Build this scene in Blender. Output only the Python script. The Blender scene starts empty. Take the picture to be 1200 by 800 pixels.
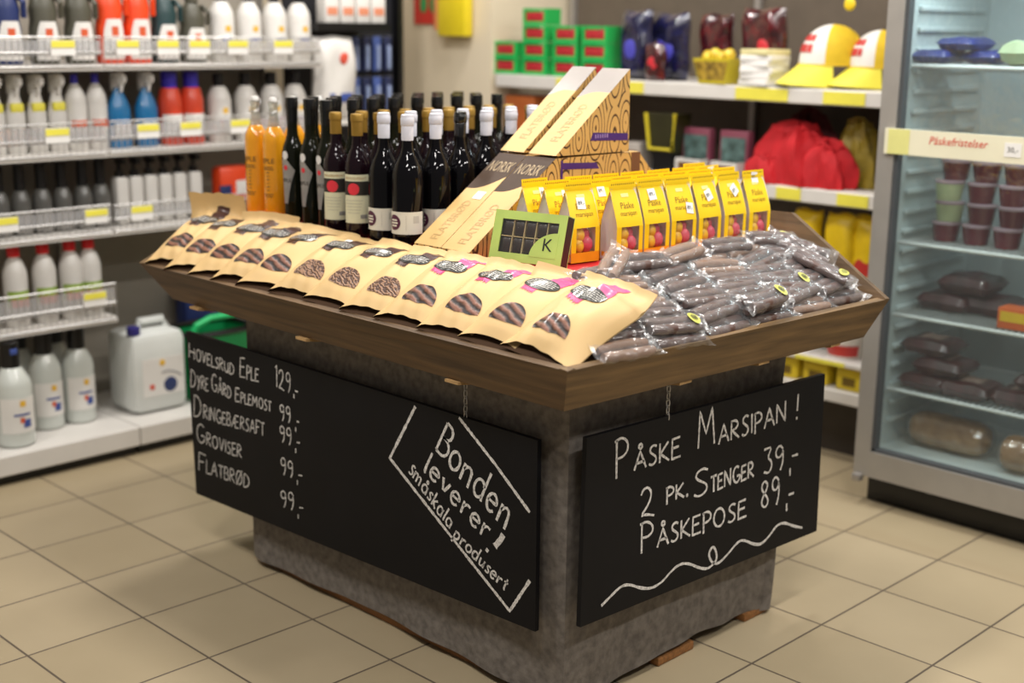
import bpy, bmesh, math, random
from mathutils import Matrix, Vector
random.seed(7)
C = bpy.context.scene.collection
SC = bpy.context.scene
PI = math.pi
# ------------------------------------------------------------------ camera, world, lamps, exposure
FPX = 1556.3
CAM = Vector((2.90127, -2.20223, 1.49792))
ROT = (Matrix.Rotation(0.78174009, 3, 'Z') @ Matrix.Rotation(1.33703604, 3, 'X') @ Matrix.Rotation(0.0122699, 3, 'Z'))
cd = bpy.data.cameras.new('camera'); cam = bpy.data.objects.new('camera', cd); C.objects.link(cam)
cd.sensor_width = 36.0; cd.lens = FPX / 1200 * 36.0; cd.clip_start = 0.05
cam.matrix_world = Matrix.Translation(CAM) @ ROT.to_4x4()
cd.dof.use_dof = True; cd.dof.focus_distance = 2.98; cd.dof.aperture_fstop = 1.7
SC.camera = cam
SC.view_settings.view_transform = 'Standard'; SC.view_settings.look = 'None'
SC.view_settings.gamma = 1.0; SC.view_settings.use_curve_mapping = False
SC.view_settings.exposure = 0.0
w = bpy.data.worlds.new('world'); SC.world = w; w.use_nodes = True
w.node_tree.nodes['Background'].inputs[0].default_value = (1.0, 0.94, 0.86, 1)
w.node_tree.nodes['Background'].inputs[1].default_value = 0.16

def lamp(x, y, z, sx, sy, p, col=(1, 0.96, 0.91), rot=(0, 0, 0)):
    l = bpy.data.lights.new('ceiling_lamp', 'AREA'); l.shape = 'RECTANGLE'; l.size = sx; l.size_y = sy
    l.energy = p; l.color = col
    o = bpy.data.objects.new('ceiling_lamp', l); C.objects.link(o); o.location = (x, y, z); o.rotation_euler = rot
for lx in (-0.75, 0.55, 1.85, 3.1):
    for ly in (-1.5, 0.3, 1.35):
        lamp(lx, ly, 2.75, 0.14, 0.5, 21 if ly < 1 else 17)

def on_axis(u, v, ax, val):
    """the point where the ray through photo pixel (u, v) meets the world plane axis = val"""
    d = ROT @ Vector(((u - 600) / FPX, -(v - 400) / FPX, -1.0))
    t = (val - CAM[ax]) / d[ax]
    return CAM + t * d
def on_plane(u, v, p0, n):
    d = ROT @ Vector(((u - 600) / FPX, -(v - 400) / FPX, -1.0)); n = Vector(n)
    t = ((Vector(p0) - CAM) @ n) / (d @ n)
    return CAM + t * d

# ------------------------------------------------------------------ materials
def lin(c):
    if isinstance(c, str):
        c = [int(c[i:i + 2], 16) / 255 for i in (0, 2, 4)]
        c = [x / 12.92 if x <= 0.04045 else ((x + 0.055) / 1.055) ** 2.4 for x in c]
    return (c[0], c[1], c[2], 1)
MC = {}
def pm(name, col, rough=0.5, var=0.10, scale=14.0, bump=0.0, metal=0.0, coat=0.0, spec=0.5, stretch=None, col2=None, detail=3.0):
    """procedural principled material: base colour broken up by noise"""
    if name in MC: return MC[name]
    m = bpy.data.materials.new(name); m.use_nodes = True; MC[name] = m
    nt = m.node_tree; b = nt.nodes['Principled BSDF']
    c = lin(col)
    tc = nt.nodes.new('ShaderNodeTexCoord'); nz = nt.nodes.new('ShaderNodeTexNoise')
    nz.inputs['Scale'].default_value = scale; nz.inputs['Detail'].default_value = detail
    if stretch:
        mp = nt.nodes.new('ShaderNodeMapping'); mp.inputs['Scale'].default_value = stretch
        nt.links.new(tc.outputs['Object'], mp.inputs['Vector']); nt.links.new(mp.outputs['Vector'], nz.inputs['Vector'])
    else: nt.links.new(tc.outputs['Object'], nz.inputs['Vector'])
    rp = nt.nodes.new('ShaderNodeValToRGB'); rp.color_ramp.elements[0].position = 0.3; rp.color_ramp.elements[1].position = 0.7
    if col2 is None:
        rp.color_ramp.elements[0].color = (c[0] * (1 - var), c[1] * (1 - var), c[2] * (1 - var), 1)
        rp.color_ramp.elements[1].color = (min(1, c[0] * (1 + var)), min(1, c[1] * (1 + var)), min(1, c[2] * (1 + var)), 1)
    else:
        rp.color_ramp.elements[0].color = c; rp.color_ramp.elements[1].color = lin(col2)
    nt.links.new(nz.outputs['Fac'], rp.inputs['Fac']); nt.links.new(rp.outputs['Color'], b.inputs['Base Color'])
    b.inputs['Roughness'].default_value = rough; b.inputs['Metallic'].default_value = metal
    b.inputs['Specular IOR Level'].default_value = spec
    if coat: b.inputs['Coat Weight'].default_value = coat; b.inputs['Coat Roughness'].default_value = 0.05
    if bump:
        bp = nt.nodes.new('ShaderNodeBump'); bp.inputs['Strength'].default_value = bump; bp.inputs['Distance'].default_value = 0.01
        nt.links.new(nz.outputs['Fac'], bp.inputs['Height']); nt.links.new(bp.outputs['Normal'], b.inputs['Normal'])
    return m
def film(name, tr=0.7, tint=(1, 1, 1), rough=0.08, white=0.12):
    if name in MC: return MC[name]
    m = bpy.data.materials.new(name); m.use_nodes = True; MC[name] = m
    nt = m.node_tree; nt.nodes.clear()
    o = nt.nodes.new('ShaderNodeOutputMaterial'); t = nt.nodes.new('ShaderNodeBsdfTransparent'); g = nt.nodes.new('ShaderNodeBsdfGlossy')
    d = nt.nodes.new('ShaderNodeBsdfDiffuse'); m1 = nt.nodes.new('ShaderNodeMixShader'); m2 = nt.nodes.new('ShaderNodeMixShader')
    t.inputs[0].default_value = (*tint, 1); g.inputs['Roughness'].default_value = rough; d.inputs[0].default_value = (0.85, 0.85, 0.87, 1)
    tc = nt.nodes.new('ShaderNodeTexCoord'); nz = nt.nodes.new('ShaderNodeTexNoise'); nz.inputs['Scale'].default_value = 38
    nt.links.new(tc.outputs['Object'], nz.inputs['Vector'])
    bp = nt.nodes.new('ShaderNodeBump'); bp.inputs['Strength'].default_value = 0.25; bp.inputs['Distance'].default_value = 0.01
    nt.links.new(nz.outputs['Fac'], bp.inputs['Height']); nt.links.new(bp.outputs['Normal'], g.inputs['Normal'])
    m1.inputs[0].default_value = white; m2.inputs[0].default_value = 1 - tr
    nt.links.new(t.outputs[0], m1.inputs[1]); nt.links.new(d.outputs[0], m1.inputs[2])
    nt.links.new(m1.outputs[0], m2.inputs[1]); nt.links.new(g.outputs[0], m2.inputs[2]); nt.links.new(m2.outputs[0], o.inputs[0])
    return m
def glow(name, col, s):
    m = bpy.data.materials.new(name); m.use_nodes = True; nt = m.node_tree; nt.nodes.clear()
    o = nt.nodes.new('ShaderNodeOutputMaterial'); e = nt.nodes.new('ShaderNodeEmission'); e.inputs[0].default_value = lin(col); e.inputs[1].default_value = s
    nt.links.new(e.outputs[0], o.inputs[0]); return m

# ------------------------------------------------------------------ mesh builder
class MB:
    def __init__(s): s.v = []; s.f = []; s.m = []
    def add(s, vs, fs, mi=0):
        n = len(s.v); s.v += [tuple(p) for p in vs]; s.f += [tuple(i + n for i in f) for f in fs]; s.m += [mi] * len(fs); return s
    def hexa(s, p, mi=0):   # p: bottom 4 (ccw), top 4
        return s.add(p, [(3, 2, 1, 0), (4, 5, 6, 7), (0, 1, 5, 4), (1, 2, 6, 5), (2, 3, 7, 6), (3, 0, 4, 7)], mi)
    def box(s, c, d, mi=0, rz=0.0, bev=0.0):
        x, y, z = d[0] / 2, d[1] / 2, d[2] / 2
        if bev:
            b = min(bev, x * .9, y * .9, z * .9)
            bm = bmesh.new(); bmesh.ops.create_cube(bm, size=1)
            for v in bm.verts: v.co = Vector((v.co.x * d[0], v.co.y * d[1], v.co.z * d[2]))
            bmesh.ops.bevel(bm, geom=list(bm.edges), offset=b, segments=2, affect='EDGES', profile=0.5)
            vs = [v.co.copy() for v in bm.verts]; bm.verts.index_update(); fs = [tuple(v.index for v in f.verts) for f in bm.faces]; bm.free()
        else:
            vs = [Vector(q) for q in ((-x, -y, -z), (x, -y, -z), (x, y, -z), (-x, y, -z), (-x, -y, z), (x, -y, z), (x, y, z), (-x, y, z))]
            fs = [(3, 2, 1, 0), (4, 5, 6, 7), (0, 1, 5, 4), (1, 2, 6, 5), (2, 3, 7, 6), (3, 0, 4, 7)]
        R = Matrix.Rotation(rz, 3, 'Z'); c = Vector(c)
        return s.add([R @ v + c for v in vs], fs, mi)
    def lathe(s, prof, n=20, c=(0, 0, 0), sx=1.0, sy=1.0, mi=0, close=True):
        vs = []; fs = []
        for r, z in prof:
            for k in range(n):
                a = 2 * PI * k / n; vs.append((c[0] + r * math.cos(a) * sx, c[1] + r * math.sin(a) * sy, c[2] + z))
        for i in range(len(prof) - 1):
            for k in range(n):
                k2 = (k + 1) % n; fs.append((i * n + k, i * n + k2, (i + 1) * n + k2, (i + 1) * n + k))
        if close:
            fs.append(tuple(range(n - 1, -1, -1))); fs.append(tuple(range((len(prof) - 1) * n, len(prof) * n)))
        return s.add(vs, fs, mi)
    def tube(s, pts, r, n=8, mi=0, closed=False):
        pts = [Vector(p) for p in pts]; vs = []; fs = []; N = len(pts)
        for i, p in enumerate(pts):
            a = pts[(i - 1) % N] if (closed or i > 0) else p; b = pts[(i + 1) % N] if (closed or i < N - 1) else p
            t = (b - a).normalized(); up = Vector((0, 0, 1)) if abs(t.z) < 0.9 else Vector((1, 0, 0))
            x = t.cross(up).normalized(); y = x.cross(t)
            rr = r[i] if isinstance(r, (list, tuple)) else r
            for k in range(n):
                an = 2 * PI * k / n; vs.append(p + x * (rr * math.cos(an)) + y * (rr * math.sin(an)))
        for i in range(N if closed else N - 1):
            j = (i + 1) % N
            for k in range(n):
                k2 = (k + 1) % n; fs.append((i * n + k, i * n + k2, j * n + k2, j * n + k))
        if not closed: fs.append(tuple(range(n - 1, -1, -1))); fs.append(tuple(range((N - 1) * n, N * n)))
        return s.add(vs, fs, mi)
    def grid(s, fn, nu, nv, mi=0, flip=False):
        vs = [fn(i / nu, j / nv) for j in range(nv + 1) for i in range(nu + 1)]; fs = []
        for j in range(nv):
            for i in range(nu):
                a = j * (nu + 1) + i; q = (a, a + 1, a + nu + 2, a + nu + 1); fs.append(q[::-1] if flip else q)
        return s.add(vs, fs, mi)
    def prism(s, poly, fn, t0, t1, mi=0):
        """2-D polygon extruded between t0 and t1; fn(x, y, t) -> 3-D"""
        n = len(poly); vs = [fn(x, y, t0) for x, y in poly] + [fn(x, y, t1) for x, y in poly]
        fs = [tuple(range(n - 1, -1, -1)), tuple(range(n, 2 * n))] + [(i, (i + 1) % n, n + (i + 1) % n, n + i) for i in range(n)]
        return s.add(vs, fs, mi)
    def ball(s, c, r, n=10, mi=0, sx=1, sy=1, sz=1):
        prof = [(max(1e-4, math.sin(PI * i / n)) * r, -math.cos(PI * i / n) * r * sz) for i in range(n + 1)]
        return s.lathe(prof, n + 4, c, sx, sy, mi)
    def ribbon(s, pts, wd, fn, mi=0, t=0.0006):
        """flat stroke of width wd along 2-D points, laid on a surface by fn(x, y, height)"""
        n = len(pts); L = []; R = []
        for i, p in enumerate(pts):
            a = pts[max(0, i - 1)]; b = pts[min(n - 1, i + 1)]; dx, dy = b[0] - a[0], b[1] - a[1]; l = math.hypot(dx, dy) or 1
            ww = wd * (0.8 + 0.4 * random.random()) / 2
            L.append((p[0] - dy / l * ww, p[1] + dx / l * ww)); R.append((p[0] + dy / l * ww, p[1] - dx / l * ww))
        vs = [fn(x, y, t) for x, y in L] + [fn(x, y, t) for x, y in R]
        return s.add(vs, [(i, i + 1, n + i + 1, n + i) for i in range(n - 1)], mi)
    def xf(s, M): s.v = [tuple(M @ Vector(p)) for p in s.v]; return s
    def mesh(s, name, mats, smooth=True):
        me = bpy.data.meshes.new(name); me.from_pydata(s.v, [], s.f)
        for m in (mats if isinstance(mats, (list, tuple)) else [mats]): me.materials.append(m)
        for p, i in zip(me.polygons, s.m): p.material_index = i
        bm = bmesh.new(); bm.from_mesh(me); bmesh.ops.recalc_face_normals(bm, faces=bm.faces); bm.to_mesh(me); bm.free()
        if smooth:
            for p in me.polygons: p.use_smooth = True
            me.set_sharp_from_angle(angle=math.radians(38))
        me.update(); return me
    def build(s, name, mats, parent=None, smooth=True):
        o = bpy.data.objects.new(name, s.mesh(name, mats, smooth)); C.objects.link(o)
        if parent: o.parent = parent
        return o
def tag(o, label=None, cat=None, group=None, kind=None):
    if label: o['label'] = label
    if cat: o['category'] = cat
    if group: o['group'] = group
    if kind: o['kind'] = kind
    return o
def thing(name, label, cat, loc=(0, 0, 0), rz=0.0, group=None):
    o = bpy.data.objects.new(name, None); C.objects.link(o); o.empty_display_size = 0.05
    o.location = loc; o.rotation_euler = (0, 0, rz); return tag(o, label, cat, group)
def struct(name, mb, m, smooth=False): return tag(mb.build(name, m, None, smooth), kind='structure')
def dup(root, loc=None, rz=None, label=None, group=None):
    def cp(o, par):
        c = o.copy(); C.objects.link(c)
        if par: c.parent = par
        for k in KIDS.get(o.name, []): cp(k, c)
        return c
    c = cp(root, None)
    if loc is not None: c.location = loc
    if rz is not None: c.rotation_euler = (0, 0, rz)
    if label: c['label'] = label
    if group: c['group'] = group
    return c
KIDS = {}
def proto_done(root):
    def rec(o):
        KIDS[o.name] = list(o.children)
        for k in o.children: rec(k)
    rec(root); return root
_tc = {}
def text2d(s, size=1.0, align='CENTER'):
    """outline faces of a line of type: (verts 2-D, faces)"""
    if s not in _tc:
        cu = bpy.data.curves.new('type', 'FONT'); cu.body = s; cu.align_x = 'CENTER'; cu.size = 1; cu.resolution_u = 2
        o = bpy.data.objects.new('type', cu); C.objects.link(o)
        dg = bpy.context.evaluated_depsgraph_get(); me = bpy.data.meshes.new_from_object(o.evaluated_get(dg))
        _tc[s] = ([(v.co.x, v.co.y) for v in me.vertices], [tuple(p.vertices) for p in me.polygons])
        bpy.data.objects.remove(o); bpy.data.curves.remove(cu); bpy.data.meshes.remove(me)
    v, f = _tc[s]; return [(x * size, y * size) for x, y in v], f
def put_text(mb, s, size, fn, mi=0, sx=1.0):
    v, f = text2d(s, size); return mb.add([fn(x * sx, y) for x, y in v], f, mi)
def ordw(i): return ['first', 'second', 'third', 'fourth', 'fifth', 'sixth', 'seventh', 'eighth', 'ninth', 'tenth', 'eleventh', 'twelfth', 'thirteenth'][i]

# ------------------------------------------------------------------ common materials
def wood(name, c1, c2, stretch, rough=0.6):
    return pm(name, c1, rough, 0, 9.0, 0.12, stretch=stretch, col2=c2, detail=8)
WOODX = wood('weathered_wood_long', '44321f', '6d5335', (0.35, 6, 6))
WOODY = wood('weathered_wood_cross', '503c24', '80643f', (6, 0.35, 6))
WOODL = pm('pale_wood', 'b08d5e', 0.6, 0.15, 30, 0.1)
PALLET = pm('pallet_wood', '8a5c30', 0.7, 0.3, 25, 0.2, stretch=(0.5, 5, 5))
WHITE = pm('white_plastic', 'dcdad6', 0.35, 0.03)
WSHELF = pm('white_enamel', 'd6d2cc', 0.4, 0.03)
BLACKP = pm('black_plastic', '0c0c0e', 0.35, 0.1)
CHROME = pm('grey_wire', 'b9b7b5', 0.3, 0.05, metal=0.6)
STEEL = pm('dull_steel', 'a29d98', 0.35, 0.06, metal=0.5)
KRAFT = pm('kraft_paper', 'd2b079', 0.55, 0.05, 9, 0.05)
YTAG = pm('yellow_tag', 'e6dc50', 0.5, 0.05)
PAPER = pm('white_paper', 'e8e6e2', 0.6, 0.03)
INK = pm('black_ink', '121212', 0.6, 0.1)
# ------------------------------------------------------------------ the room
def floor_mat():
    m = bpy.data.materials.new('floor_tiles'); m.use_nodes = True; nt = m.node_tree; b = nt.nodes['Principled BSDF']
    tc = nt.nodes.new('ShaderNodeTexCoord'); br = nt.nodes.new('ShaderNodeTexBrick')
    br.offset = 0; br.squash = 1; br.inputs['Scale'].default_value = 1; br.inputs['Mortar Size'].default_value = 0.0035
    br.inputs['Mortar Smooth'].default_value = 0.3; br.inputs['Brick Width'].default_value = 0.31; br.inputs['Row Height'].default_value = 0.31; br.inputs['Bias'].default_value = 0
    br.inputs['Color1'].default_value = lin('a8997e'); br.inputs['Color2'].default_value = lin('a09175'); br.inputs['Mortar'].default_value = lin('5c5145')
    mp = nt.nodes.new('ShaderNodeMapping'); mp.inputs['Location'].default_value = (31.0, 31.0, 0)
    nt.links.new(tc.outputs['Object'], mp.inputs[0]); nt.links.new(mp.outputs[0], br.inputs['Vector'])
    nz = nt.nodes.new('ShaderNodeTexNoise'); nz.inputs['Scale'].default_value = 3.5; nz.inputs['Detail'].default_value = 6
    nt.links.new(tc.outputs['Object'], nz.inputs['Vector'])
    rp = nt.nodes.new('ShaderNodeValToRGB'); rp.color_ramp.elements[0].color = (0.88, 0.87, 0.85, 1); rp.color_ramp.elements[1].color = (1.06, 1.06, 1.06, 1)
    mx = nt.nodes.new('ShaderNodeMixRGB'); mx.blend_type = 'MULTIPLY'; mx.inputs[0].default_value = 1
    nt.links.new(nz.outputs[0], rp.inputs[0]); nt.links.new(br.outputs['Color'], mx.inputs[1]); nt.links.new(rp.outputs[0], mx.inputs[2])
    nt.links.new(mx.outputs[0], b.inputs['Base Color']); b.inputs['Roughness'].default_value = 0.42; b.inputs['Specular IOR Level'].default_value = 0.35
    bp = nt.nodes.new('ShaderNodeBump'); bp.inputs['Strength'].default_value = 0.4; bp.inputs['Distance'].default_value = 0.002; bp.invert = True
    nt.links.new(br.outputs['Fac'], bp.inputs['Height']); nt.links.new(bp.outputs[0], b.inputs['Normal'])
    return m
WALLM = pm('wall_paint', 'dccfb6', 0.6, 0.03, 4)
struct('floor', MB().add([(-3.4, -4, 0), (4, -4, 0), (4, 3, 0), (-3.4, 3, 0)], [(0, 1, 2, 3)]), floor_mat())
struct('wall_back', MB().box((0.0, 2.40, 1.4), (6.0, 0.1, 2.8)), WALLM)
struct('wall_left', MB().box((-2.05, -0.6, 1.4), (0.1, 6.2, 2.8)), WALLM)
struct('wall_pillar', MB().box((-1.56, 2.08, 1.4), (0.68, 0.56, 2.8)), WALLM)

# ------------------------------------------------------------------ pallet, covered box, tray
pal = st = thing('display_stand', 'box shaped display stand covered in grey felt on a wooden pallet', 'display stand', (0, 0, 0.0))
for y in (-0.135, 0.2, 0.535):
    MB().box((0.4875, y, 0.0115), (1.215, 0.14 if abs(y - .2) < .1 else 0.1, 0.022), bev=0.003).build('pallet_board', PALLET, pal)
    for x in (-0.035, 0.4875, 0.985):
        MB().box((x, y, 0.061), (0.14, 0.10, 0.078), bev=0.004).build('pallet_block', PALLET, pal)
for x in (-0.035, 0.4875, 1.01): MB().box((x, 0.2, 0.111), (0.14, 0.77, 0.021)).build('pallet_board', PALLET, pal)

GREY = pm('grey_felt', '5c5651', 0.85, 0, 48, 0.25, col2='7d766f', detail=10)
bx0, bx1, by0, by1 = -0.112, 1.088, -0.2, 0.603
def side(p, q, nu, seed, hem):
    d = Vector((q[0] - p[0], q[1] - p[1], 0)); nrm = Vector((d.y, -d.x, 0)).normalized(); L = d.length
    def fn(s, t):
        z0 = hem(s); z = z0 + (0.748 - z0) * t
        e = min(s, 1 - s) * L
        wv = (0.004 * math.sin(9 * s + seed) + 0.003 * math.sin(23 * s + 5 * t + seed)) * (1 - t) * min(1, e / 0.05)
        wv += 0.003 * (1 - t) ** 4 * math.sin(31 * s + seed) * min(1, e / .05)
        wv += .006 * min(1, e / .05)
        return Vector((p[0], p[1], z)) + Vector((d.x, d.y, 0)) * s + nrm * wv
    return MB().grid(fn, nu, 14)
side((bx0, by0), (bx1, by0), 60, 1, lambda s: 0.020 + 0.010 * math.sin(PI * s) ** 2).build('cover_panel', GREY, st)
side((bx1, by0), (bx1, by1), 60, 4, lambda s: 0.020 + 0.016 * max(0, math.sin(PI * (s * 1.15 - .1))) ** 2).build('cover_panel', GREY, st)
side((bx1, by1), (bx0, by1), 30, 2, lambda s: 0.024).build('cover_panel', GREY, st)
side((bx0, by1), (bx0, by0), 30, 3, lambda s: 0.024).build('cover_panel', GREY, st)
MB().box(((bx0 + bx1) / 2, (by0 + by1) / 2, 0.735), (1.19, 0.79, 0.02)).build('top_panel', GREY, st)
# folded hem at the far right corner
MB().grid(lambda s, t: (bx1 + 0.004 + 0.012 * math.sin(PI * s) * (1.1 - .6 * t), 0.545 + 0.06 * s + .012 * math.sin(7 * t), 0.012 + 0.73 * t), 8, 14).build('corner_fold', GREY, st)

FLb, FRb, BRb, BLb = Vector((-.30, -.310, .75)), Vector((1.183, -.322, .75)), Vector((1.247, .711, .75)), Vector((-.30, .711, .75))
FLr, FRr, BRr, BLr = Vector((-.363, -.3725, .85)), Vector((1.232, -.368, .85)), Vector((1.291, .746, .85)), Vector((-.363, .746, .85))
tray = thing('display_tray', 'long flared wooden display tray with sloping sides on the grey stand', 'tray', (0, 0, 0))
def board(nm, a0, a1, b1, b0, m, th=0.02, inn=Vector((0, 0, 0))):
    """board a0-a1 along the bottom, b0-b1 along the top, thickness inwards"""
    i = inn.normalized() * th
    up = Vector((0, 0, 0))
    MB().hexa([a0, a1, a1 + i, a0 + i, b0, b1, b1 + i, b0 + i]).build(nm, m, tray, False)
board('front_board', FLb, FRb, FRr, FLr, WOODX, 0.022, Vector((0, 1, 0.1)))
board('side_board', FRb, BRb, BRr, FRr, WOODY, 0.022, Vector((-1, 0, 0.1)))
# raised end board (left) and back board: sloped, then level
def endb(nm, poly, off, m):
    n = len(poly); p = [Vector(q) for q in poly]; o = Vector(off)
    MB().add(p + [q + o for q in p], [tuple(range(n)), tuple(range(2 * n - 1, n - 1, -1))] + [(i, n + i, n + (i + 1) % n, (i + 1) % n) for i in range(n)]).build(nm, m, tray, False)
lx = lambda z: -.30 - .63 * (z - .75)
endb('end_board', [(lx(.75), -.31, .75), (lx(.85), -.3725, .85), (lx(.982), -.024, .982), (lx(.984), .775, .984), (lx(.75), .711, .75)], (0.02, 0, 0.003), WOODY)
by = lambda z: .711 + .35 * (z - .75)
endb('back_board', [(1.247, .711, .75), (1.291, .746, .85), (.964, by(1.024), 1.024), (-.45, by(1.0), 1.0), (-.30, .711, .75)], (0, -0.02, 0.003), WOODX)
# sloping floors and the raised platform
ZP = 0.955
MB().hexa([(-.33, -.33, .80), (1.2, -.33, .80), (.97, -.07, .915), (-.40, -.07, .915), (-.34, -.345, .828), (1.2, -.345, .828), (.985, -.085, .945), (-.415, -.085, .945)]).build('sloping_floor', WOODX, tray, False)
MB().hexa([(1.18, -.32, .80), (1.2, .70, .80), (.96, .74, .915), (.96, -.06, .915), (1.222, -.335, .828), (1.265, .72, .828), (.985, .765, .945), (.985, -.085, .945)]).build('sloping_floor', WOODY, tray, False)
MB().add([(-.415, -.09, ZP - .004), (.99, -.09, ZP - .004), (.99, .775, ZP - .004), (-.41, .775, ZP - .004), (-.40, -.09, .915), (.99, -.09, .915), (.99, .765, .915), (-.40, .765, .915)],
         [(0, 1, 2, 3), (7, 6, 5, 4), (4, 5, 1, 0), (5, 6, 2, 1), (6, 7, 3, 2), (7, 4, 0, 3)]).build('platform', WOODX, tray, False)
MB().box((.45, .2, .757), (1.44, .98, .014)).build('bottom_panel', WOODX, tray, False)
# pale supports that stick out under the rim
def bracket(c, dr):
    dr = Vector(dr); sd = Vector((-dr.y, dr.x, 0)) * 0.021; c = Vector(c)
    a = c - dr * 0.10; b = c
    MB().hexa([a - sd + Vector((0, 0, -.022)), a + sd + Vector((0, 0, -.022)), b + sd + Vector((0, 0, -.006)), b - sd + Vector((0, 0, -.006)), a - sd, a + sd, b + sd, b - sd]).build('support_bracket', WOODL, tray, False)
for x in (-0.17, 0.311, 0.855): bracket((x, -0.326, .749), (0, -1, 0))
for y in (0.047, 0.32, 0.6): bracket((1.20 + .06 * y, y, .749), (1, 0, 0))

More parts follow.
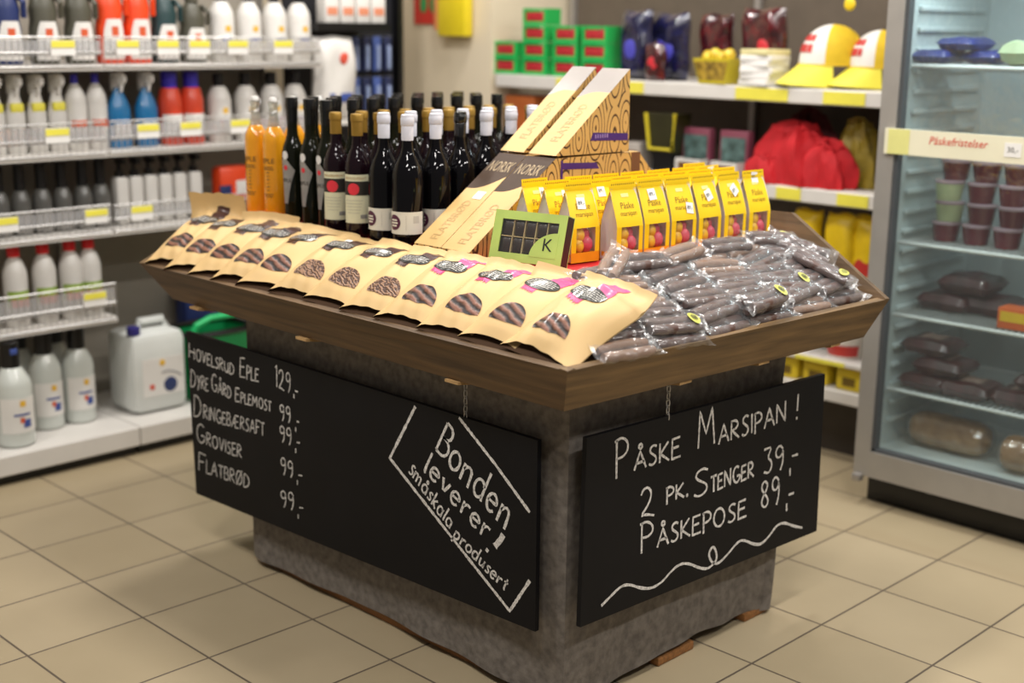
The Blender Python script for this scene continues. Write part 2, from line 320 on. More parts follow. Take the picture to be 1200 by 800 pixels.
# ------------------------------------------------------------------ chalkboards and their writing
BOARD = pm('blackboard', '0b0b0f', 0.6, 0.18, 5, 0.02, detail=6, spec=0.2)
CHALK = pm('chalk', 'e9e6e2', 0.9, 0, 160, col2='a5a29f', detail=2)
def arc(cx, cy, rx, ry, a0, a1, n=9): return [(cx + rx * math.cos(math.radians(a0 + (a1 - a0) * i / n)), cy + ry * math.sin(math.radians(a0 + (a1 - a0) * i / n))) for i in range(n + 1)]
G = {
 'A': (.75, [[(0, 0), (.36, 1), (.7, 0)], [(.12, .36), (.6, .38)]]),
 'Å': (.75, [[(0, 0), (.36, .95), (.7, 0)], [(.12, .34), (.6, .36)], arc(.38, 1.2, .1, .12, 0, 360)]),
 'Æ': (1.1, [[(0, 0), (.5, 1), (.52, 0)], [(.12, .36), (.52, .38)], [(.5, 1), (1, .98)], [(.52, .5), (.9, .52)], [(.52, 0), (1, .03)]]),
 'B': (.6, [[(0, 0), (.03, 1)], [(.03, 1)] + arc(.2, .77, .26, .24, 80, -80) + [(.06, .52)], [(.06, .52)] + arc(.2, .26, .34, .27, 80, -80) + [(0, 0)]]),
 'D': (.75, [[(0, 0), (.04, 1)], [(-.02, 1)] + arc(.12, .5, .52, .5, 80, -85) + [(0, 0)]]),
 'E': (.58, [[(.5, 1), (.04, .97), (0, 0), (.52, .04)], [(.03, .52), (.42, .55)]]),
 'F': (.58, [[(.6, .98), (0, 1.02)], [(.04, 1), (.02, 0)], [(.04, .52), (.44, .55)]]),
 'G': (.72, [arc(.36, .5, .36, .5, 50, 340, 14) + [(.66, .42), (.38, .4)]]),
 'H': (.7, [[(0, 0), (0, 1)], [(.56, -.02), (.58, .75)], [(0, .45), (.56, .45)]]),
 'I': (.22, [[(.05, 0), (.06, 1)]]),
 'K': (.62, [[(0, 0), (.02, 1)], [(.52, .98), (.04, .45), (.56, 0)]]),
 'L': (.52, [[(.02, 1), (0, 0), (.5, .04)]]),
 'M': (.95, [[(0, 0), (.1, 1), (.4, .35), (.72, 1.02), (.82, 0)]]),
 'N': (.75, [[(0, 0), (.03, 1), (.58, 0), (.62, 1.05)]]),
 'O': (.78, [arc(.34, .5, .34, .5, 90, 450, 16)]),
 'Ø': (.78, [arc(.34, .5, .34, .5, 90, 450, 16), [(.02, -.08), (.68, 1.08)]]),
 'P': (.58, [[(.02, -.1), (.04, 1)], [(-.04, .95)] + arc(.16, .74, .34, .28, 85, -85) + [(.04, .46)]]),
 'R': (.66, [[(.0, 0), (.04, 1)], [(.0, .98)] + arc(.18, .76, .3, .24, 85, -85) + [(.06, .5), (.56, 0)]]),
 'S': (.55, [[(.46, .9), (.3, 1), (.1, .9), (.06, .7), (.22, .54), (.4, .4), (.44, .2), (.3, .02), (.12, 0), (0, .1)]]),
 'T': (.6, [[(-.02, .98), (.58, 1)], [(.28, 1), (.27, 0)]]),
 'U': (.7, [[(0, 1), (.02, .3), (.2, 0), (.42, .05), (.54, .35), (.56, 1)], [(.56, .5), (.6, 0)]]),
 'V': (.66, [[(0, 1), (.28, 0), (.58, 1)]]),
 'Y': (.66, [[(0, 1), (.26, .5)], [(.56, 1), (.12, -.15)]]),
 '1': (.3, [[(.0, .86), (.14, 1), (.16, 0)]]),
 '2': (.62, [[(.02, .75), (.12, .95), (.32, 1), (.46, .8), (.36, .45), (0, .02), (.2, .08), (.56, 0)]]),
 '3': (.55, [[(.02, .95), (.46, .98), (.2, .6), (.42, .45), (.44, .2), (.26, 0), (0, .1)]]),
 '8': (.6, [[(.44, .85), (.26, 1), (.06, .82), (.14, .6), (.4, .4), (.48, .18), (.26, 0), (.04, .18), (.16, .45), (.4, .68), (.44, .85)]]),
 '9': (.55, [[(.44, .82), (.26, 1), (.04, .85), (.04, .6), (.2, .5), (.4, .62), (.44, .85), (.43, .3), (.28, 0)]]),
 ',': (.25, [[(.1, .12), (.1, -.2)]]), '-': (.4, [[(.0, .36), (.3, .38)]]), '.': (.25, [arc(.06, .06, .04, .05, 0, 360, 5)]),
 '!': (.3, [[(.14, 1.0), (.1, .3)], [(.08, .05), (.08, -.06)]]), ' ': (.45, []),
 'o': (.62, [arc(.26, .3, .26, .3, 90, 450, 12)]), 'n': (.62, [[(.02, .6), (.03, 0)], [(.03, .4), (.2, .62), (.42, .58), (.46, .3), (.48, 0)]]),
 'd': (.66, [arc(.25, .3, .25, .3, 30, 330, 12), [(.5, 1.05), (.49, .1), (.54, 0)]]),
 'e': (.6, [[(.02, .32), (.46, .36)] + arc(.24, .31, .24, .3, 10, 320, 12)]),
 'l': (.3, [[(.1, 1.05), (.06, .1), (.14, 0)]]), 'v': (.56, [[(0, .62), (.22, 0), (.44, .62)]]),
 'r': (.5, [[(.02, .62), (.04, 0)], [(.04, .38), (.2, .6), (.4, .58)]]),
 'm': (.9, [[(.02, .6), (.03, 0)], [(.03, .4), (.2, .62), (.36, .5), (.38, 0)], [(.38, .4), (.55, .62), (.72, .5), (.74, 0)]]),
 'å': (.62, [arc(.25, .3, .25, .3, 30, 330, 12), [(.48, .6), (.5, 0)], arc(.26, .86, .09, .1, 0, 360, 7)]),
 'a': (.62, [arc(.25, .3, .25, .3, 30, 330, 12), [(.48, .6), (.5, 0)]]),
 's': (.5, [[(.4, .55), (.24, .62), (.06, .5), (.2, .34), (.38, .2), (.28, .02), (.02, .06)]]),
 'k': (.55, [[(.02, 1), (.02, 0)], [(.4, .6), (.05, .3), (.44, 0)]]),
 'p': (.62, [[(.02, .62), (.02, -.4)], [(.02, .45), (.2, .62), (.44, .5), (.46, .2), (.26, 0), (.04, .1)]]),
 'u': (.62, [[(.02, .6), (.06, .1), (.24, 0), (.44, .2), (.46, .6)], [(.46, .4), (.5, 0)]]),
 't': (.45, [[(.2, .95), (.2, .1), (.34, 0)], [(0, .64), (.38, .66)]]),
}
def smooth(p, it=2):
    for _ in range(it):
        if len(p) < 3: return p
        q = [p[0]]
        for a, b in zip(p, p[1:]): q += [(a[0] * .75 + b[0] * .25, a[1] * .75 + b[1] * .25), (a[0] * .25 + b[0] * .75, a[1] * .25 + b[1] * .75)]
        p = q + [p[-1]]
    return p
SHARP = set('AEFHIKLMNTVYZÅÆ1')
def dense(p, st):
    o = [p[0]]
    for a, b in zip(p, p[1:]):
        k = max(1, int(math.hypot(b[0] - a[0], b[1] - a[1]) / st))
        o += [(a[0] + (b[0] - a[0]) * i / k, a[1] + (b[1] - a[1]) * i / k) for i in range(1, k + 1)]
    return o
class Board:
    def __init__(s, root, p0, n, fn, wd=0.0052): s.root, s.p0, s.n, s.fn, s.wd = root, p0, n, fn, wd
    def stroke(s, mb, pts, wd=None):
        q = [s.fn(on_plane(u, v, s.p0, s.n)) for u, v in pts]; P, inv = q, None
        mb.ribbon(dense(P, 0.006), wd or s.wd, s.inv)
    def word(s, mb, txt, a, b, h, first=1.0, lean=0.0, hv=None, wd=None):
        """txt from baseline pixel a to b with cap height h pixels"""
        dx, dy = b[0] - a[0], b[1] - a[1]
        adv = []; x = 0
        for i, ch in enumerate(txt):
            k = first if i == 0 else 1.0; adv.append((x, k)); x += G[ch][0] * (k if i == 0 else 1)
        tot = x - (G[txt[-1]][0] - max([p[0] for st in G[txt[-1]][1] for p in st] or [0]))
        up = hv or (lean, -h)
        for ch, (x0, k) in zip(txt, adv):
            jy = random.uniform(-.03, .03); js = random.uniform(.95, 1.06)
            for stt in G[ch][1]:
                p = stt if ch in SHARP else smooth(stt, 1)
                pts = []
                for gx, gy in p:
                    t = (x0 + gx * k * .86) / tot; gg = gy * k * js + jy
                    pts.append((a[0] + dx * t + up[0] * gg, a[1] + dy * t + up[1] * gg))
                s.stroke(mb, pts, wd)
def chain(root, top, bot):
    mb = MB(); n = 6; top = Vector(top); bot = Vector(bot)
    for i in range(n):
        c = top + (bot - top) * ((i + .5) / n); L = (top - bot).length / n * .68
        ax = Vector((1, 0, 0)) if i % 2 else Vector((0, 1, 0))
        mb.tube([c + ax * (math.cos(a) * .0045) + Vector((0, 0, math.sin(a) * L)) for a in [2 * PI * k / 12 for k in range(12)]], 0.0013, 6, closed=True)
    mb.build('chain', CHROME, root)
# left board, facing the long side
YL = -0.25
def slab(poly, ax, val, th, root):
    """poly in (a, z); ax 1: plane y = val facing -y; ax 0: plane x = val facing +x"""
    if ax == 1: fn = lambda a, z, t: (a, val + t, z)
    else: fn = lambda a, z, t: (val - t, a, z)
    return MB().prism(poly, fn, 0, th).build('panel', BOARD, root, False)
cbl = thing('chalkboard', 'long black chalkboard listing five prices, hung on the long left side', 'chalkboard', (0, 0, 0))
PL = [on_axis(u, v, 1, YL) for u, v in ((230, 578), (627, 740), (630, 516), (218, 388))]
slab([(p.x, p.z) for p in PL], 1, YL, 0.012, cbl)
B = Board(cbl, (0, YL, 0), (0, 1, 0), lambda p: (p.x, p.z)); B.inv = lambda x, z, t: (x, YL - t, z)
for words in (
    [('HOVELSRUD', (222, 418.4), (275, 439.7), 13, 1.35), ('EPLE', (281.4, 440.8), (304, 447.5), 15, 1.5), ('129', (322.8, 452.5), (341, 461), 24, 1), (',', (342, 462), (345, 463), 16, 1), ('-', (346, 461), (350, 463), 10, 1)],
    [('DYRE', (223.8, 452.5), (244.7, 458), 15, 1.4), ('GÅRD', (248.4, 457), (271.5, 467), 14, 1.35), ('EPLEMOST', (276, 469.5), (319, 482.5), 12, 1.35), ('99', (328, 491), (341, 497), 20, 1), (',', (345, 501), (347, 502), 16, 1), ('-', (348, 497), (351, 498), 10, 1)],
    [('DRINGEBÆRSAFT', (227.5, 487), (311, 511), 15, 1.6), ('99', (328, 517), (342, 523), 20, 1), (',', (345, 526), (347, 527), 16, 1), ('-', (348, 522), (352, 523), 10, 1)],
    [('GROVISER', (231, 516.7), (284, 537), 14, 1.5), ('99', (329, 555), (344, 561), 20, 1), (',', (347, 564), (349, 565), 16, 1), ('-', (350, 560), (355, 561), 10, 1)],
    [('FLATBRØD', (233, 550.4), (293, 572.4), 15, 1.4), ('99', (329, 592), (345, 599), 20, 1), (',', (348, 603), (350, 604), 16, 1), ('-', (351, 598), (356, 599), 10, 1)]):
    price = MB()
    for txt, a, b, h, k in words:
        if txt[0] in '0123456789,-': B.word(price, txt, a, b, h, k, wd=0.0038); continue
        mb = MB(); B.word(mb, txt, a, b, h, k, wd=0.0038); mb.build('chalk_word', CHALK, cbl, False)
    price.build('chalk_price', CHALK, cbl, False)
mb = MB()
for l in ([(487, 476), (457, 536.5), (527, 626), (597.5, 715.6), (621, 680)], [(538, 489), (580, 543), (621, 600)]): B.stroke(mb, l, 0.008)
mb.build('chalk_frame', CHALK, cbl, False)
mb = MB()
B.word(mb, 'Bonden', (511, 527), (592, 622), 33, hv=(13, -31), wd=0.0075); mb.build('chalk_word', CHALK, cbl, False); mb = MB()
B.word(mb, 'leverer', (496, 551), (571, 634), 25, hv=(9, -22), wd=0.007)
mb.build('chalk_word', CHALK, cbl, False); mb = MB()
B.stroke(mb, [(590, 626), (587, 632), (580, 640)], 0.016); B.stroke(mb, [(572, 643), (570, 646)], 0.010); mb.build('chalk_mark', CHALK, cbl, False); mb = MB()
B.word(mb, 'Småskala', (479, 553), (527, 620), 14, first=.75, hv=(7, -13), wd=0.005); mb.build('chalk_word', CHALK, cbl, False); mb = MB()
B.word(mb, 'produsert', (531, 629), (592, 693), 14, hv=(6, -11.5), wd=0.005)
mb.build('chalk_word', CHALK, cbl, False)
pc = on_axis(544, 487, 1, YL); chain(cbl, (pc.x, YL + .004, .742), (pc.x, YL + .004, pc.z - .012))
# right board, facing the short side
XR = 1.15
cbr = thing('chalkboard', 'black chalkboard with marzipan prices and a wavy chalk line, hung on the short right side', 'chalkboard', (0, 0, 0))
PR = [on_axis(u, v, 0, XR) for u, v in ((680, 735), (957, 622), (967, 438), (688, 513))]
slab([(p.y, p.z) for p in PR], 0, XR, 0.012, cbr)
B = Board(cbr, (XR, 0, 0), (1, 0, 0), lambda p: (p.y, p.z), 0.006); B.inv = lambda y, z, t: (XR + t, y, z)
for words in (
    [('P', (721.5, 557), (738, 552), 42, 1), ('ÅSKE', (743, 551), (799, 534), 23, 1), ('M', (818, 525), (840, 518), 41, 1), ('ARSIPAN', (842, 521), (922, 492), 22, 1), ('!', (931, 490), (936, 489), 27, 1)],
    [('2', (750.5, 606), (769, 603), 34, 1), ('PK.', (781, 589), (806, 581), 18, 1), ('S', (813, 583), (832, 577), 30, 1), ('TENGER', (833, 577), (884, 557), 18, 1), ('39', (895, 557), (919, 549), 31, 1), (',', (923, 551), (926, 551), 28, 1), ('-', (928, 543), (936, 541), 26, 1)],
    [('P', (751, 646), (767, 643), 34, 1), ('ÅSKEPOSE', (770, 641), (876, 605), 21, 1), ('89', (891, 597), (914, 591), 33, 1), (',', (919, 594), (922, 593), 28, 1), ('-', (924, 589), (931, 587), 26, 1)]):
    price = MB(); mb = MB()
    for txt, a, b, h, k in words:
        if txt in ('39', '89', ',', '-'): B.word(price, txt, a, b, h, k); continue
        if txt in ('P', 'M', '2', 'PK.', 'S'): mb = MB()
        B.word(mb, txt, a, b, h, k)
        if txt not in ('P', 'M', 'S', 'ARSIPAN'): mb.build('chalk_word', CHALK, cbr, False)
    if price.v: price.build('chalk_price', CHALK, cbr, False)
mb = MB()
wv = [(98, 438), (140, 395), (190, 345), (230, 337), (280, 355), (330, 358), (380, 330), (430, 270), (470, 240), (510, 240), (560, 262), (595, 265), (618, 248), (644, 212), (624, 150), (598, 196), (618, 240), (650, 240), (700, 185), (740, 135), (770, 130), (810, 150), (850, 150), (890, 105), (920, 60), (955, 47), (1000, 65), (1040, 72)]
B.stroke(mb, smooth([(680 + x * .25, 600 + y * .25) for x, y in wv], 2), 0.0068)
mb.build('chalk_wave', CHALK, cbr, False)
pc = on_axis(784, 487, 0, XR); chain(cbr, (XR - .004, pc.y, .742), (XR - .004, pc.y, pc.z - .012))

# ------------------------------------------------------------------ red cloth on the platform
RED = pm('red_cloth', 'c01018', 0.75, 0.15, 12, 0.1)
rc = MB()
def clothf(s, t):
    x = -.385 + 1.37 * s; y = -.088 + .835 * t
    z = ZP - .0035 + .003 * (0.5 + .5 * math.sin(17 * s + 9 * t)) + (.004 * math.sin(40 * s) if t < .03 else 0)
    return (x, y, z)
rc.grid(clothf, 60, 30)
tag(rc.build('red_cloth', RED), 'red cloth spread under the bottles on the wooden tray', 'cloth')
# ------------------------------------------------------------------ kraft sausage bags along the front slope
def sausage_mat(name, c1, c2, sc, dist):
    m = bpy.data.materials.new(name); m.use_nodes = True; nt = m.node_tree; b = nt.nodes['Principled BSDF']
    tc = nt.nodes.new('ShaderNodeTexCoord'); mp = nt.nodes.new('ShaderNodeMapping'); mp.inputs['Rotation'].default_value = (0, 0, 0.35)
    wv = nt.nodes.new('ShaderNodeTexWave'); wv.bands_direction = 'Y'; wv.inputs['Scale'].default_value = sc; wv.inputs['Distortion'].default_value = dist
    wv.inputs['Detail'].default_value = 3; wv.inputs['Detail Scale'].default_value = 2
    rp = nt.nodes.new('ShaderNodeValToRGB'); rp.color_ramp.elements[0].color = lin(c1); rp.color_ramp.elements[1].color = lin(c2)
    rp.color_ramp.elements[0].position = .15; rp.color_ramp.elements[1].position = .85
    nt.links.new(tc.outputs['Object'], mp.inputs[0]); nt.links.new(mp.outputs[0], wv.inputs['Vector']); nt.links.new(wv.outputs['Fac'], rp.inputs[0]); nt.links.new(rp.outputs[0], b.inputs['Base Color'])
    b.inputs['Roughness'].default_value = 0.45; b.inputs['Coat Weight'].default_value = 0.8; b.inputs['Coat Roughness'].default_value = 0.12
    bp = nt.nodes.new('ShaderNodeBump'); bp.inputs['Strength'].default_value = 0.5; bp.inputs['Distance'].default_value = 0.006
    nt.links.new(wv.outputs['Fac'], bp.inputs['Height']); nt.links.new(bp.outputs[0], b.inputs['Normal'])
    return m
SAUS = sausage_mat('dark_sausages', '1f110d', '80513c', 17, 3.0)
CRUMB = sausage_mat('crumbly_sausages', '4a2c1e', '9a7458', 30, 11.0)
OVAL = pm('black_label', '35332f', 0.25, 0.15, 20, coat=0.4)
RIBB = pm('brown_ribbon', '43241c', 0.4, 0.1, 20, coat=0.3)
RIBP = pm('pink_ribbon', 'd8437f', 0.4, 0.08, 20, coat=0.3)
LINEW = pm('white_print', 'd8d4cc', 0.6, 0.03)
GUSS_SHADE = pm('shaded_gusset', '4a3018', 0.8, 0.1)  # same kraft as the bag, shade of the recess painted into the colour
BW, BL = 0.195, 0.285
def bag_front(seed, fold):
    rnd = random.Random(seed); a = [rnd.uniform(-1, 1) for _ in range(8)]
    def F(s, t, off=0.0):
        if t < .74: th = 0.018 + 0.032 * math.sin(PI * min(1, t / .95))
        else:
            k = min(1, (t - .74) / .22); b0 = 0.018 + 0.032 * math.sin(PI * .74 / .95); th = b0 + (0.004 - b0) * (k * k * (3 - 2 * k))
        e = max(0, 1 - abs(s) ** 2.6) ** 0.75
        z = 0.002 + th * e
        z += 0.0035 * e * (a[0] * math.sin(5 * t + 3 * s * a[1]) + a[2] * math.sin(9 * t - 4 * s)) + 0.0022 * a[3] * math.sin(14 * s + 6 * t) * e
        z += 0.004 * math.exp(-((t - .80 + .06 * s * a[4]) / .03) ** 2) * a[5]
        w = BW / 2 * (1 - 0.07 * math.sin(PI * min(1, t / .75)) * (1 if t < .75 else 0))
        x = s * w + .002 * a[6] * math.sin(7 * t)
        y = BL * t
        if t < .12: y += (1 - t / .12) * 0.013 * max(0, 1 - s * s)
        c = fold * max(0, t - .72) ** 2
        z2 = z + off
        return Vector((x, y - c * .35, z2 + c))
    return F
def sausage_bag(i, pos, rz, roll, pitch, fold, ribbon, filling, label, sticker=False, flap=0):
    F = bag_front(i * 13 + 5, fold)
    root = thing('sausage_bag', label, 'bag', (0, 0, 0), 0, 'kraft paper sausage bags on the front slope')
    mb = MB(); NU, NV = 22, 40
    mb.grid(lambda s, t: F(s * 2 - 1, t), NU, NV)
    def back(s, t):
        p = F(s * 2 - 1, t); c = fold * max(0, t - .72) ** 2
        y = BL * t - c * .35
        return Vector((p.x, y, c - .0005))
    mb.grid(lambda s, t: back(s, t), NU, NV, flip=True)
    body = mb.build('bag_body', KRAFT, root)
    def gus(s, t):
        a = F(s * 2 - 1, 0); b = back(s, 0); m = Vector((a.x, 0.05 * max(0, 1 - (s * 2 - 1) ** 2) ** .5, a.z * .45))
        return a.lerp(m, t * 2) if t < .5 else m.lerp(b, t * 2 - 1)
    MB().grid(gus, NU, 8).build('bottom_gusset', GUSS_SHADE, root)
    # half-round window with the sausages behind it
    def patch(nm, mat, inside, c, hw, hh, off, par=root, nr=8, na=30):
        pts = []; fs = []; mbb = MB()
        vs = [F(c[0], c[1], off)]
        for r in range(1, nr + 1):
            for k in range(na):
                x, y = inside(k / na); vs.append(F(c[0] + x * hw * r / nr, c[1] + y * hh * r / nr, off))
        for k in range(na): fs.append((0, 1 + k, 1 + (k + 1) % na))
        for r in range(nr - 1):
            for k in range(na):
                a = 1 + r * na + k; b = 1 + r * na + (k + 1) % na; fs.append((a, a + na, b + na, b))
        mbb.add(vs, fs); return mbb.build(nm, mat, par)
    def half(u):   # arch: flat lower edge, round top
        if u < .62: a = PI * u / .62; return math.cos(a), -.45 + 1.15 * math.sin(a) ** .85
        k = (u - .62) / .38; return -1 + 2 * k, -.45 - .10 * math.sin(PI * k)
    c0 = (-.02, 0.25)
    patch('window', filling, half, c0, 0.50, 0.148, 0.0012)
    # ribbon with the notched end, then the oval on top of it
    def quadgrid(nm, mat, fn, nu, nv, off):
        MB().grid(lambda s, t: F(*fn(s, t), off), nu, nv).build(nm, mat, root)
    oc = (-.06, 0.645)
    quadgrid('ribbon', ribbon, lambda s, t: (oc[0] + .0 + .44 * s + .06 * t, oc[1] + .005 + .27 * t), 4, 14, 0.0012)
    mb = MB(); nz = 5
    for k in range(nz):
        x0 = oc[0] - .34 + .085 * k
        mb.add([F(x0, oc[1] - .04, .0015), F(x0 + .085, oc[1] - .04, .0015), F(x0 + .085, oc[1] - .135 - .006 * k, .0015), F(x0 + .043, oc[1] - .105 - .006 * k, .0015), F(x0, oc[1] - .135 - .006 * k, .0015)], [(0, 1, 2, 3, 4)])
    mb.build('ribbon', ribbon, root)
    ov = patch('oval_label', OVAL, lambda u: (math.cos(2 * PI * u), math.sin(2 * PI * u)), oc, 0.48, 0.088, 0.0022)
    mb = MB(); rr = random.Random(i)
    for k, yy in enumerate((-.044, -.022, .0, .022, .044)):
        hw = .40 * math.sqrt(max(0, 1 - (yy / .07) ** 2)); x = -hw
        while x < hw:
            l = rr.uniform(.03, .10); q = [(oc[0] + x + l * j / 2, oc[1] + yy) for j in range(3)]
            mb.add([F(a, b + .004, .003) for a, b in q] + [F(a, b - .003, .003) for a, b in q], [(0, 1, 4, 3), (1, 2, 5, 4)]); x += l + .02
    mb.build('label_print', LINEW, ov, False)
    if sticker:
        sx, sy = sticker
        MB().grid(lambda s, t: F(sx + .22 * (s - .5), sy + .045 * (t - .5), .0034), 4, 3).build('price_sticker', PAPER, root)
    if flap:
        pass
    R = Matrix.Rotation(pitch, 4, 'X') @ Matrix.Rotation(rz, 4, 'Z') @ Matrix.Rotation(roll, 4, 'Y')
    root.matrix_world = Matrix.Translation(pos) @ R
    return root
SL = math.atan(0.434)
# (x of bag base centre, slope offset, turn, label)
BX = [-.250, -.143, -.033, .074, .184, .319, .452, .600, .722, .868, .996, 1.118]
BR = [17, 19, 15, 13, 10, 6, 2, 6, 5, 5, 1, -2]
RB = ['brown'] * 8 + ['pink'] * 4
BLAB = ['kraft paper sausage bag at the far left end of the tray, top flap standing up',
 'brown ribboned kraft sausage bag, second from the left tip of the tray',
 'brown ribboned kraft sausage bag, third from the left tip of the tray',
 'brown ribboned kraft sausage bag, fourth from the left tip of the tray',
 'brown ribboned kraft sausage bag, fifth from the left, below the dark labelled bottles',
 'kraft sausage bag with white sticker above its oval label, below the berry bottles',
 'kraft sausage bag with white sticker on its black oval and wide brown ribbon',
 'last brown ribboned kraft bag, beside the pink ribboned ones',
 'first pink ribboned kraft bag from the left, in front of the flatbread cartons',
 'second pink ribboned kraft bag from the left, in front of the red cloth',
 'pink ribboned kraft bag just left of the one on the front corner',
 'pink ribboned kraft sausage bag lying on the front corner of the tray']
for i, x in enumerate(BX):
    rib = RIBB if RB[i] == 'brown' else RIBP
    fill = CRUMB if i in (5, 6, 7) else SAUS
    s0 = 0.003
    lift = 0.0115
    pos = Vector((x, -.345 + s0 * math.cos(SL), .835 + s0 * math.sin(SL) + lift))
    stk = (.0, .74) if i == 5 else ((.15, .655) if i == 6 else False)
    sausage_bag(i, pos, math.radians(BR[i]), math.radians(7), SL, (1.1, .15, .5, .2, .15, .0, .05, .1, .15, .2, .3, .2)[i], rib, fill, BLAB[i], stk)

# ------------------------------------------------------------------ bottles
def glass(name, col, rough=0.04, coat=1.0, var=.05):
    return pm(name, col, rough, var, 6, spec=0.35, coat=0.0)
DGREEN = glass('dark_green_glass', '12140b')
DBLACK = glass('black_glass', '08070a')
DPLUM = glass('plum_glass', '160a10')
JUICE = pm('apple_juice', 'e39a1c', 0.06, 0.08, 5, coat=1.0)
CLEAR = film('clear_glass', 0.62, (0.95, 0.97, 0.93), 0.03, 0.10)
CAPB = pm('black_capsule', '0b0b0c', 0.25, 0.1, coat=0.3); CAPG = pm('gold_capsule', '9c7a34', 0.3, 0.1, metal=0.5); CAPW = pm('white_capsule', 'c9c9d2', 0.3, 0.04)
LCREAM = pm('cream_label', 'd9d6c8', 0.5, 0.03); LGREEN = pm('pale_green_label', 'd5d3b4', 0.5, 0.04); LGREY = pm('grey_label', '8f8d88', 0.4, 0.12, 30)
PURP = pm('purple_print', '4e1c3a', 0.5, 0.06); BERRY = pm('berry_print', 'd8323f', 0.5, 0.1); DARKP = pm('dark_print', '26231f', 0.5, 0.1); GOLDP = pm('gold_print', 'a07a3a', 0.5, 0.1)
FACE = math.radians(-48)       # bottles turned so that labels face the aisle
def cyl_patch(poly, r, a0, off=0.0006):
    """polygon in (arc length, z) wrapped on a cylinder of radius r, 0 at angle a0 (subdivided along the arc)"""
    return lambda x, y: (math.cos(a0 + x / r) * (r + off), math.sin(a0 + x / r) * (r + off), y)
def band(mb, r, a0, w, z0, z1, off, mi=0, n=12):
    mb.grid(lambda s, t: (math.cos(a0 + (s - .5) * w / r) * (r + off), math.sin(a0 + (s - .5) * w / r) * (r + off), z0 + (z1 - z0) * t), n, 1, mi); return mb
def disc_on(mb, r, a0, cx, cz, rad, off, mi=0, n=20):
    fn = cyl_patch(None, r, a0, off); NR = 6
    vs = [fn(cx, cz)] + [fn(cx + rad * q / NR * math.cos(2 * PI * k / n), cz + rad * q / NR * math.sin(2 * PI * k / n)) for q in range(1, NR + 1) for k in range(n)]
    fs = [(0, 1 + k, 1 + (k + 1) % n) for k in range(n)] + [(1 + q * n + k, 1 + (q + 1) * n + k, 1 + (q + 1) * n + (k + 1) % n, 1 + q * n + (k + 1) % n) for q in range(NR - 1) for k in range(n)]
    mb.add(vs, fs, mi); return mb
def juice_bottle():
    r_ = thing('juice_bottle', '', 'bottle')
    MB().lathe([(.026, 0), (.0315, .003), (.033, .012), (.033, .212), (.031, .230), (.024, .246), (.0172, .256), (.016, .258)], 28).build('bottle_body', JUICE, r_)
    MB().lathe([(.0172, .256), (.0150, .268), (.0125, .29), (.0125, .315), (.0145, .318), (.0145, .325)], 20).build('bottle_neck', CLEAR, r_)
    c = MB().lathe([(.009, .324), (.0115, .326), (.0115, .333), (.008, .338)], 16).build('stopper', WHITE, r_)
    mb = MB()
    for sg in (-1, 1): mb.tube([(sg * .010, .011, .330), (sg * .0165, .008, .322), (sg * .0165, .0, .300), (sg * .0135, -.002, .292)], .0012, 6)
    mb.tube([(-.0165, .0, .300), (-.015, -.014, .296), (0, -.018, .294), (.015, -.014, .296), (.0165, 0, .300)], .0012, 6)
    mb.tube([(-.010, .011, .330), (-.01, 0, .3425), (.01, 0, .3425), (.010, .011, .330)], .0012, 6)
    mb.build('wire_clip', CHROME, r_)
    mb = MB(); put_text(mb, 'EPLE', .020, cyl_patch(None, .033, FACE - .42), 0)
    mb.v = [(x, y, z + .155) for x, y, z in mb.v]
    for k, (zz, ww) in enumerate(((.143, .030), (.137, .034), (.128, .010), (.118, .008), (.108, .009), (.098, .008), (.088, .012), (.078, .008), (.066, .030), (.06, .026))):
        band(mb, .033, FACE - .42, ww, zz, zz + .0022, .0006, n=6)
    mb.build('print', DARKP, r_, False)
    return proto_done(r_)
def wine_bottle():
    r_ = thing('cider_bottle', '', 'bottle')
    MB().lathe([(.020, 0), (.0275, .002), (.0285, .008), (.0265, .020), (.0262, .05), (.0285, .12), (.0305, .175), (.0300, .192), (.0265, .210), (.0200, .226), (.0162, .240), (.0146, .258), (.0146, .300), (.0156, .301), (.0150, .309), (.0135, .310), (.0130, .318)], 28).build('bottle_body', DGREEN, r_)
    MB().lathe([(.0152, .275), (.0156, .312), (.0172, .313), (.0172, .339), (.0164, .3425), (.010, .343)], 20).build('cap', CAPB, r_)
    # slanted label: wide at the shoulder, running to a point at the foot
    rad = lambda z: .0262 + (.0305 - .0262) * max(0, min(1, (z - .05) / .125))
    a0 = FACE - .36
    def L(x, z, off=.0007): q = rad(z) + off; return (math.cos(a0 + x / .029) * q, math.sin(a0 + x / .029) * q, z)
    mb = MB(); rows = [(.052, 0.002), (.08, .008), (.11, .015), (.138, .024), (.145, .026), (.160, .014), (.176, .003)]
    for (z0, w0), (z1, w1) in zip(rows, rows[1:]):
        mb.grid(lambda s, t: L(-.022 + ((w0 + .014) * (1 - t) + (w1 + .014) * t) * s, z0 + (z1 - z0) * t), 10, 3)
    lb = mb.build('label', LGREY, r_)
    mb = MB(); put_text(mb, 'EPLE', .014, lambda x, y: L(x - .006, y + .112, .0018)); mb.build('print', DARKP, lb, False)
    mb = MB(); n = 20; mb.add([L(-.008, .186, .002)] + [L(-.008 + .0085 * math.cos(2 * PI * k / n), .186 + .012 * math.sin(2 * PI * k / n), .002) for k in range(n)], [(0, 1 + k, 1 + (k + 1) % n) for k in range(n)]); mb.build('medal', WHITE, r_)
    mb = MB(); n = 14; mb.add([L(-.008, .152, .0016)] + [L(-.008 + .006 * math.cos(2 * PI * k / n), .152 + .007 * math.sin(2 * PI * k / n), .0016) for k in range(n)], [(0, 1 + k, 1 + (k + 1) % n) for k in range(n)]); mb.build('red_dot', BERRY, lb)
    return proto_done(r_)
